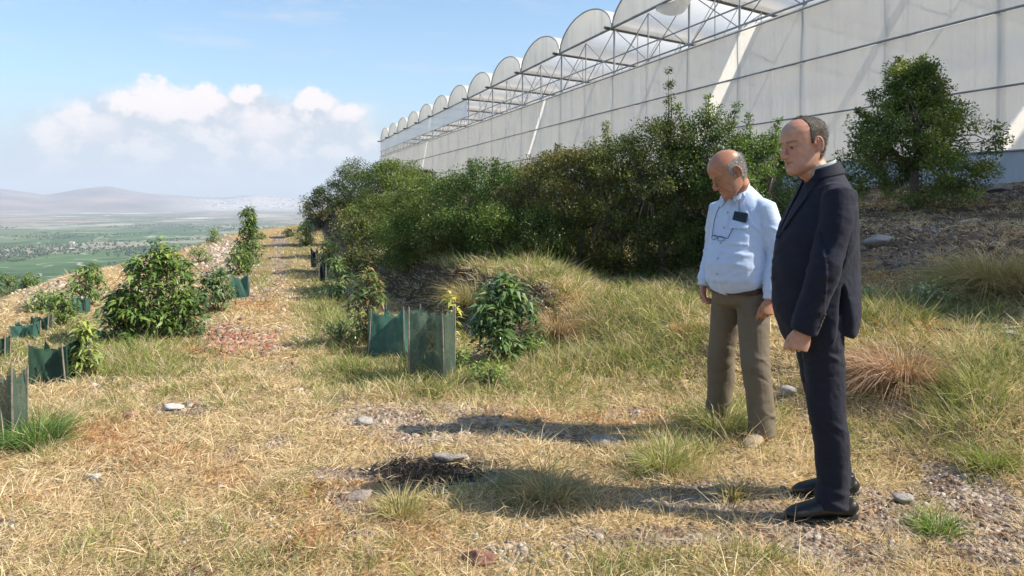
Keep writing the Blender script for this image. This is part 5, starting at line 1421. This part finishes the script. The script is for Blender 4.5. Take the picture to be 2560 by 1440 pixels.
def eyes(parent, Mh, yaw=0):
    for s_ in (-1, 1):
        b = MB(); b.ball(Mh @ Vector((.0722, s_ * .030, .0005)), .0112 * Mh.to_scale().x, 16, 10); me = b.mesh('eye')
        co = co_of(me); Mi = np.array(Mh.inverted()); L = co @ Mi[:3, :3].T + Mi[:3, 3] - SC([.0735, s_ * .030, .0015])
        c = np.tile([.30, .24, .21], (len(co), 1)); c[L[:, 0] > .0070] = (.03, .02, .018); set_col(me, c)
        link('eye', me, M['eye'], parent, True)
M['eye'] = colmat('eye', .2, .0)
eyes(A, MhA)
# jacket
b = MB()
lev = [(.795, -.028, .145, .195), (.82, -.024, .160, .208), (.90, -.020, .184, .210), (.96, -.014, .192, .205), (1.10, -.012, .192, .196), (1.25, -.022, .178, .202), (1.34, -.042, .152, .208), (1.41, -.054, .128, .205), (1.46, -.060, .110, .185), (1.50, -.062, .092, .145), (1.535, -.064, .078, .098), (1.565, -.066, .066, .074)]
b.tube([(x, 0, z) for z, x, a_, w_ in lev], [l[3] for l in lev], 40, rad2=[l[2] for l in lev], up=(0, 1, 0))
for s_ in (1, -1):
    k = 'L' if s_ > 0 else 'R'; S, E, Wr = v3(JA['sh' + k]), v3(JA['el' + k]), v3(JA['wr' + k])
    b.tube([S + Vector((.0, -s_ * .05, .035)), S + Vector((-.005, s_ * .005, .01)), S.lerp(E, .3) + Vector((-.012, s_ * .008, 0)), S.lerp(E, .7) + Vector((-.008, 0, 0)), E, E.lerp(Wr, .5), Wr + (E - Wr) * .02, Wr + (Wr - E) * .04],
           [.050, .076, .076, .068, .064, .057, .052, .051], 22, rad2=[.052, .078, .080, .072, .069, .062, .058, .057])
me = remeshed(b, .0055, 5, .5, 'jacket')
co = co_of(me); no = no_of(me)
def foldA(c):
    x, y, z = c.T; d = np.zeros(len(c))
    # side vents: wedge widening downwards on the back corner
    for sd in (1, -1):
        vx = -.060 - .03 * (1.05 - z); g_ = np.exp(-((x - vx) / (.006 + .030 * np.clip((1.06 - z) / .25, 0, 1))) ** 2) * sstep(1.065, 1.02, z) * (y * sd > .03)
        d -= .045 * g_
    xl = -.115 + (1.40 - z) * .27
    d -= .014 * np.exp(-((x - xl) / .010) ** 2) * sstep(1.08, 1.14, z) * sstep(1.44, 1.38, z) * (np.abs(y) > .05)
    # folds radiating from the elbow and armpit
    arm = np.abs(y) > .205 - .0 * x
    for (cx, cz, ang_, a_) in ((.03, 1.13, .7, .006), (.04, 1.05, .5, .005), (.02, 1.22, .9, .004), (.08, .95, .4, .004)):
        u = (z - cz) * math.cos(ang_) + (x - cx) * math.sin(ang_)
        d += a_ * np.exp(-(u / .012) ** 2) * (y > .14) * np.exp(-((x - cx) / .06) ** 2)
    for (cx, cz, ang_, a_) in ((-.12, 1.34, 1.1, .006), (-.09, 1.28, 1.2, -.006), (-.10, 1.20, 1.0, .005), (.09, 1.20, -.5, .005), (.1, 1.12, -.35, .005)):
        u = (z - cz) * math.cos(ang_) + (x - cx) * math.sin(ang_)
        d += a_ * np.exp(-(u / .014) ** 2) * np.exp(-((x - cx) / .07) ** 2)
    # front opening step
    d += .006 * sstep(-.012, -.004, y) * (x > .05) * sstep(1.30, 1.28, z)
    return d
co = fab(co, no, (.012, .005), 3, foldA); set_co(me, co)
J_A = link('jacket', me, M['suit'], A, True)
bvA = BVHTree.FromPolygons([tuple(c) for c in co], [tuple(p.vertices) for p in me.polygons])
# collar, lapels, shirt collar
def ribbon(name, mat, parent, pts, ws, nrm, thick=.004, bv=None):
    """flat strip following pts with widths ws; nrm gives the outward normal per point"""
    V = []; n = len(pts)
    for i, p in enumerate(pts):
        p = v3(p); t_ = (v3(pts[min(i + 1, n - 1)]) - v3(pts[max(i - 1, 0)])).normalized(); nn = v3(nrm[i]).normalized(); sd = t_.cross(nn).normalized()
        for (a_, e_) in ((-.5, 0), (.5, 0), (.5, 1), (-.5, 1)): V.append(p + sd * ws[i] * a_ + nn * thick * e_)
    F_ = []
    for i in range(n - 1):
        for k in range(4): F_.append((i * 4 + k, i * 4 + (k + 1) % 4, i * 4 + 4 + (k + 1) % 4, i * 4 + 4 + k))
    F_ += [(0, 3, 2, 1), tuple((n - 1) * 4 + k for k in range(4))]
    b = MB(); b.add(V, F_); return b.build(name, mat, parent, False)
def collar_ring(name, mat, parent, c, rx, ry, h0, h1, a0, a1, flare, tilt, thick=.004, n=40, wav=0, bot=None):
    V = []; m_ = 6
    for i in range(n + 1):
        a = a0 + (a1 - a0) * i / n
        for (tk) in (0, 1):
            for j in range(m_ + 1):
                v = j / m_
                rr_ = 1 + flare * (1 - v); ox = math.cos(a) * (rx * rr_ + tk * thick); oy = math.sin(a) * (ry * rr_ + tk * thick)
                hh = h0 + (h1 - h0) * v
                if bot: hh -= bot * (1 - v) * max(0, math.cos(a)) ** 3
                V.append((c[0] + ox, c[1] + oy, hh - tilt * math.cos(a)))
    F_ = []; st = 2 * (m_ + 1)
    for i in range(n):
        for j in range(m_):
            q = i * st + j; F_.append((q, q + 1, q + st + 1, q + st)); q += m_ + 1; F_.append((q, q + st, q + st + 1, q + 1))
        q = i * st; F_.append((q, q + st, q + st + m_ + 1, q + m_ + 1)); q += m_; F_.append((q, q + m_ + 1, q + st + m_ + 1, q + st))
    for q in (0, n * st): F_.append(tuple([q + k for k in range(m_ + 1)] + [q + m_ + 1 + k for k in range(m_, -1, -1)]))
    b = MB(); b.add(V, F_); return b.build(name, mat, parent, True)
collar_ring('collar', M['suit'], A, (-.045, 0), .064, .066, 1.530, 1.582, R(42), R(318), .45, .022, .007)
collar_ring('shirt_collar', M['shirt_green'], A, (-.036, 0), .0605, .0615, 1.525, 1.592, R(14), R(346), .12, .022, .004)
for s_ in (1, -1):
    pts = []; nr = []
    for h_, l_ in ((1.555, .062), (1.50, .060), (1.44, .056), (1.38, .045), (1.32, .03), (1.25, .012)):
        p_, n_ = surf_at(bvA, s_ * l_, h_, .002); pts.append(p_); nr.append(n_)
    ribbon('lapel', M['suit'], A, pts, [.03, .055, .066, .060, .045, .012], nr, .006)
for h_ in (1.185, 1.068):
    p_, n_ = surf_at(bvA, .006, h_, .003); b = MB(); b.tube([p_ - n_ * .002, p_ + n_ * .005], .0095, 12); b.build('button', M['button'], J_A)
E, Wr = v3(JA['elL']), v3(JA['wrL'])
for k in range(4):
    q = Wr + (E - Wr).normalized() * (.02 + .017 * k) + Vector((-.05, .06, 0)); p_, n_ = near_at(bvA, q, .001); b = MB(); b.tube([p_, p_ + n_ * .004], .0058, 10); b.build('button', M['button'], J_A)
p0, n0 = near_at(bvA, (-.02, .30, 1.0)); 
# trousers
def trousers(parent, J, mat, rads, waist_z, waist_r, hem, seed, name='trousers', hipc=None, foldfn=None, amps=(.012, .007), crotch=.80):
    b = MB(); hx = J['hip'][0]
    b.tube([(hx, 0, waist_z), (hx - .005, 0, waist_z - .06), (hx - .01, 0, crotch + .02), (hx - .01, 0, crotch - .01)], [waist_r[0], waist_r[0] * 1.04, waist_r[0] * .98, waist_r[0] * .7], 26, rad2=[waist_r[1], waist_r[1] * 1.02, waist_r[1] * .92, waist_r[1] * .6], up=(0, 1, 0))
    for k in 'LR':
        H_, K_, A_ = v3(J['hp' + k]), v3(J['kn' + k]), v3(J['an' + k])
        fr_ = Vector((math.cos(J['yaw' + k]), math.sin(J['yaw' + k]), 0))
        end = Vector((A_.x, A_.y, hem)) + fr_ * .015
        b.tube([H_ + Vector((0, 0, .04)), H_.lerp(K_, .25), H_.lerp(K_, .6), K_, K_.lerp(A_, .35) + fr_ * -.008, K_.lerp(A_, .75), end + Vector((0, 0, .03)), end], [rads[0], rads[0] * .97, rads[1] * 1.08, rads[1], rads[1] * .98, rads[2], rads[2] * 1.03, rads[2] * 1.04], 22)
    me = remeshed(b, .0055, 5, .5, name); co = co_of(me); no = no_of(me)
    def f_(c):
        x, y, z = c.T; d = np.zeros(len(c))
        r = np.random.default_rng(seed)
        for k in 'LR':
            K_, A_, H_ = J['kn' + k], J['an' + k], J['hp' + k]; sd = (y > 0) if k == 'L' else (y <= 0)
            for (zc, rng_, n_, amp) in ((K_[2], .09, 3, .0035), (hem + .07, .06, 3, .006), (crotch, .08, 4, .005)):
                for _ in range(n_):
                    z0 = zc + r.uniform(-rng_, rng_); tl = r.uniform(-.7, .7); ph = r.uniform(-.05, .05)
                    u = z - z0 - tl * (x - (K_[0] if zc > .2 else A_[0]) - ph)
                    d += amp * r.choice([1, -1]) * np.exp(-(u / .011) ** 2) * np.exp(-((x - (K_[0] if zc > .2 else A_[0]) - ph) / .06) ** 2) * sd
            # pressed crease
        return d
    co = fab(co, no, amps, seed, f_); set_co(me, co)
    return link(name, me, mat, parent, True)
trousers(A, JA, M['suit_trouser'], (.098, .080, .070), .98, (.155, .115), .055, 11)
shoe('shoe', A, JA['anL'], JA['yawL'], M['black_leather'], M['black_sole'], .325)
shoe('shoe', A, JA['anR'], JA['yawR'], M['black_leather'], M['black_sole'], .31)

# ---------------------------------------------------------------- older man in the pale shirt
fwd = Vector((-.80, -.60, 0)); YAWB = math.degrees(math.atan2(fwd.y, fwd.x))
B = empty('person', (1.375, 4.83, -1.435), R(YAWB))
MhB = headM((.132, .012, 1.598), -24, 33, 0, 1.10)
JB = dict(neck=(.035, 0, 1.475), chest=(-.02, 0, 1.27), waist=(.0, 0, 1.05), hip=(-.01, 0, .90),
          shL=(-.015, .168, 1.378), elL=(-.035, .238, 1.12), wrL=(.045, .240, .865), shR=(-.015, -.168, 1.370), elR=(-.055, -.245, 1.13), wrR=(.015, -.262, .90),
          hpL=(.0, .095, .84), knL=(.03, .135, .46), anL=(.0, .165, .085), hpR=(-.02, -.095, .84), knR=(-.03, -.165, .46), anR=(-.10, -.235, .085), yawL=R(10), yawR=R(-8))
bodyB = body_mesh(MhB, JB, .007, [(JB['wrL'], (.12, .0, -1.0), (-.35, -1, 0), (1, -.2, 0), dict(curl=.38, size=1.0)), (JB['wrR'], (.10, .05, -1), (-.2, 1, 0), (1, .2, 0), dict(curl=.42))])
skincolor(bodyB, MhB, (.40, .195, .118), (.44, .16, .095), (.22, .18, .15), .12, age=1.0)
bodyB.materials.append(M['skin'])
B = make_person(B, bodyB, 'balding grey haired man in a pale blue shirt and khaki trousers, looking down')
def hairB(P):
    x, y, z = P.T; ay = np.abs(y)
    side = sm(.030 - x - .25 * np.clip(z - .01, 0, 1), -.006, .010) * sm(z, -.016, .004) * sm(.052 - z + .15 * np.clip(-x - .03, 0, .2), -.012, .010)
    sb = sm(z, -.04, -.015) * sm(.02 - z, 0, .01) * sm(.014 - x, 0, .008) * sm(x, -.004, .003)
    side = side * np.maximum(sm(ay, .036, .050), sm(-.03 - x, 0, .02))
    back = sm(-.022 - x, 0, .012) * sm(z, -.088, -.06) * sm(.056 + .1 * -x - z, -.008, .01)
    return np.maximum(np.maximum(side, sb), back)
HB_ = link('hair', hair_mesh(MhB, hairB, .0045, 9, .007), M['hair_grey'], B, True)
strands(MhB, HB_, [(.40, .38, .35), (.22, .20, .19), (.55, .53, .50)], 8000, .016, 5, M['strand'])
b = MB()
lev = [(.918, .002, .140, .165), (.94, .010, .164, .183), (.975, .022, .180, .192), (1.06, .030, .180, .190), (1.16, .018, .160, .186), (1.26, .000, .140, .192), (1.34, -.008, .122, .192), (1.40, -.010, .108, .176), (1.44, -.006, .096, .146), (1.475, .006, .082, .108), (1.505, .018, .068, .076)]
b.tube([(x, 0, z) for z, x, a_, w_ in lev], [l[3] for l in lev], 40, rad2=[l[2] for l in lev], up=(0, 1, 0))
b.ball((.085, 0, 1.03), (.125, .150, .12), 20, 14)
for s_ in (1, -1):
    k = 'L' if s_ > 0 else 'R'; S, E, Wr = v3(JB['sh' + k]), v3(JB['el' + k]), v3(JB['wr' + k])
    b.tube([S + Vector((.0, -s_ * .05, .03)), S + Vector((0, s_ * .003, .008)), S.lerp(E, .35) + Vector((-.006, s_ * .006, 0)), S.lerp(E, .75), E, E.lerp(Wr, .5), Wr + (E - Wr) * .16, Wr + (E - Wr) * .10, Wr + (Wr - E) * .02],
           [.048, .064, .064, .058, .055, .048, .046, .038, .037], 20, rad2=[.05, .066, .068, .062, .058, .052, .048, .038, .037])
me = remeshed(b, .0055, 4, .5, 'shirt')
co = co_of(me); no = no_of(me)
def foldB(c):
    x, y, z = c.T; d = np.zeros(len(c)); r = np.random.default_rng(5)
    for (cy, cz, sl, ln, a_) in ((.10, 1.12, -.12, .07, .008), (.11, 1.06, -.30, .05, .005), (.09, 1.00, .5, .05, .004), (.05, .965, .1, .08, .003), (.13, 1.17, -.1, .05, .004), (-.02, 1.2, .3, .08, .003), (.12, 1.33, -1.2, .06, .006), (.09, 1.36, -1.0, .06, -.006), (.15, 1.30, -1.6, .06, .006), (-.10, 1.33, 1.1, .06, .005), (-.08, 1.05, .4, .07, .005), (.0, .94, .0, .15, -.006)):
        u = z - cz - sl * (y - cy); d += a_ * np.exp(-(u / .013) ** 2) * np.exp(-((y - cy) / ln) ** 2) * (x > -.02)
    for (cz, sl, a_) in ((1.24, .8, .004), (1.17, -.6, -.004), (1.11, .7, .005), (1.05, -.8, .004), (.98, .9, .003)):
        for sg in (1, -1):
            u = z - cz - sl * (x + .02); d += a_ * np.exp(-(u / .011) ** 2) * (y * sg > .20)
    # blousing over the belt
    d += .005 * np.sin(np.arctan2(y, x) * 13 + 2 * np.sin(np.arctan2(y, x) * 3)) * np.exp(-((z - .945) / .03) ** 2)
    d += .003 * (np.abs(y) < .015) * (x > .03)                                     # button placket
    d += .0035 * (np.abs(y - .092) < .055) * (np.abs(z - 1.235) < .065) * (x > .03)   # breast pocket
    return d
co = fab(co, no, (.010, .004), 15, foldB); set_co(me, co)
S_B = link('shirt', me, M['shirt_blue'], B, True)
bvB = BVHTree.FromPolygons([tuple(c) for c in co], [tuple(p.vertices) for p in me.polygons])
# collar wings
collar_ring('collar', M['shirt_blue'], B, (.030, 0), .066, .066, 1.455, 1.532, R(24), R(336), .28, .035, .004, bot=.0)
for s_ in (1, -1):
    pts = []; nr = []
    for h_, l_ in ((1.475, .055), (1.45, .060), (1.42, .062), (1.39, .060)):
        p_, n_ = surf_at(bvB, s_ * l_, h_, .004); pts.append(p_); nr.append(n_)
    ribbon('collar_wing', M['shirt_blue'], B, pts, [.03, .06, .05, .014], nr, .004)
pts = []; nr = []
for k in range(5):
    p_, n_ = surf_at(bvB, .092, 1.300 - .0085 * k, .004); pts.append(p_); nr.append(n_)
ribbon('pocket_flap', M['shirt_blue'], B, pts, [.105, .105, .105, .105, .104], nr, .004)
for h_ in (1.36, 1.27, 1.18, 1.09, 1.0):
    p_, n_ = surf_at(bvB, .0, h_, .001); b = MB(); b.tube([p_, p_ + n_ * .003], .0055, 10); b.build('button', M['shirt_green'], S_B)
TB = trousers(B, JB, M['khaki'], (.100, .082, .076), .925, (.176, .152), .06, 21, amps=(.014, .004))
b = MB(); ring = []
n_ = 40
V = []
for k in range(n_):
    a = 2 * math.pi * k / n_
    for (r_, z_) in ((0, .878), (0, .918), (.008, .918), (.008, .878)): V.append((-.012 + (.160 + r_) * math.cos(a), (.183 + r_) * math.sin(a), z_))
b.add(V, [(k * 4 + j, k * 4 + (j + 1) % 4, ((k + 1) % n_) * 4 + (j + 1) % 4, ((k + 1) % n_) * 4 + j) for k in range(n_) for j in range(4)])
bt = b.build('belt', M['belt'], B, False)
b = MB(); b.box((.158, .0, .898), (.008, .05, .038)); b.build('buckle', M['steel'], bt)
SHOE_L = shoe('shoe', B, JB['anL'], JB['yawL'], M['beige_suede'], M['beige_sole'], .31, hgt=.10)
shoe('shoe', B, JB['anR'], JB['yawR'], M['beige_suede'], M['beige_sole'], .30, hgt=.10)
for k_ in ('L',):
    ax_, ay_, _z = JB['an' + k_]; yw = JB['yaw' + k_]; c_, s__ = math.cos(yw), math.sin(yw)
    for q in range(4):
        x_ = .055 + .018 * q; z_ = .098 - .010 * q
        b = MB(); b.tube([(ax_ + c_ * x_ - s__ * .016, ay_ + s__ * x_ + c_ * .016, z_ - .006), (ax_ + c_ * (x_ + .006), ay_ + s__ * (x_ + .006), z_), (ax_ + c_ * x_ + s__ * .016, ay_ + s__ * x_ - c_ * .016, z_ - .006)], .0026, 6); b.build('lace', M['beige_sole'], SHOE_L)
# phone in the pocket, spectacles on a cord
BM = B.matrix_basis.copy() if B.matrix_basis else Matrix()
BM = Matrix.Translation(B.location) @ Matrix.Rotation(B.rotation_euler.z, 4, 'Z')
p_, n_ = surf_at(bvB, .085, 1.330, .007)
b = MB(); b.box((0, 0, 0), (.009, .084, .058)); me = b.mesh('mobile_phone')
o = link('mobile_phone', me, M['phone']); bv_ = o.modifiers.new('b', 'BEVEL'); bv_.width = .004; bv_.segments = 3
q = n_.to_track_quat('X', 'Z').to_matrix().to_4x4()
o.matrix_world = BM @ Matrix.Translation(p_ + Vector((0, 0, .004))) @ q @ Matrix.Rotation(R(-9), 4, 'X')
tag(o, 'dark mobile phone sticking out of the older man\'s breast pocket', 'phone')
gl = empty('spectacles', BM @ Vector((.2, 0, 1.2))); tag(gl, 'folded spectacles hanging on a dark cord over the pale blue shirt', 'glasses')
GIv = Matrix.Translation(-Vector(gl.location)) @ BM
def glp(name, b, mat):
    me = b.mesh(name); me.transform(GIv); return link(name, me, mat, gl, True)
gc = {}
for k, l_ in enumerate((-.045, .012)):
    b = MB(); pts = []
    for j in range(17):
        a = 2 * math.pi * j / 16; p_, n_ = surf_at(bvB, l_ + .024 * math.cos(a) - .015, 1.205 + .013 * math.sin(a) - .10 * (l_), .007); pts.append(p_)
    b.tube(pts, .0016, 6, False); glp('rim', b, M['frame'])
b = MB(); b.tube([surf_at(bvB, l_, 1.213 - .1 * l_, .008)[0] for l_ in (-.084, -.06, -.02, .02, .045)], .0022, 6); glp('temple_arm', b, M['frame'])
nk = MhB @ Vector((-.035, 0, -.10))
for s_, end in ((1, .045), (-1, -.084)):
    b = MB(); pts = [Vector((-.03, s_ * .045, 1.545)), Vector((.04, s_ * .066, 1.520)), Vector((.095, s_ * .055, 1.48))]
    for h_ in (1.44, 1.40, 1.36, 1.31, 1.26, 1.213):
        t_ = (1.44 - h_) / (1.44 - 1.213); l_ = s_ * .055 * (1 - t_) + end * t_ + s_ * .022 * math.sin(math.pi * t_)
        pts.append(surf_at(bvB, l_, h_, .006)[0])
    b.tube(pts, .0019, 6); glp('cord', b, M['cord'])
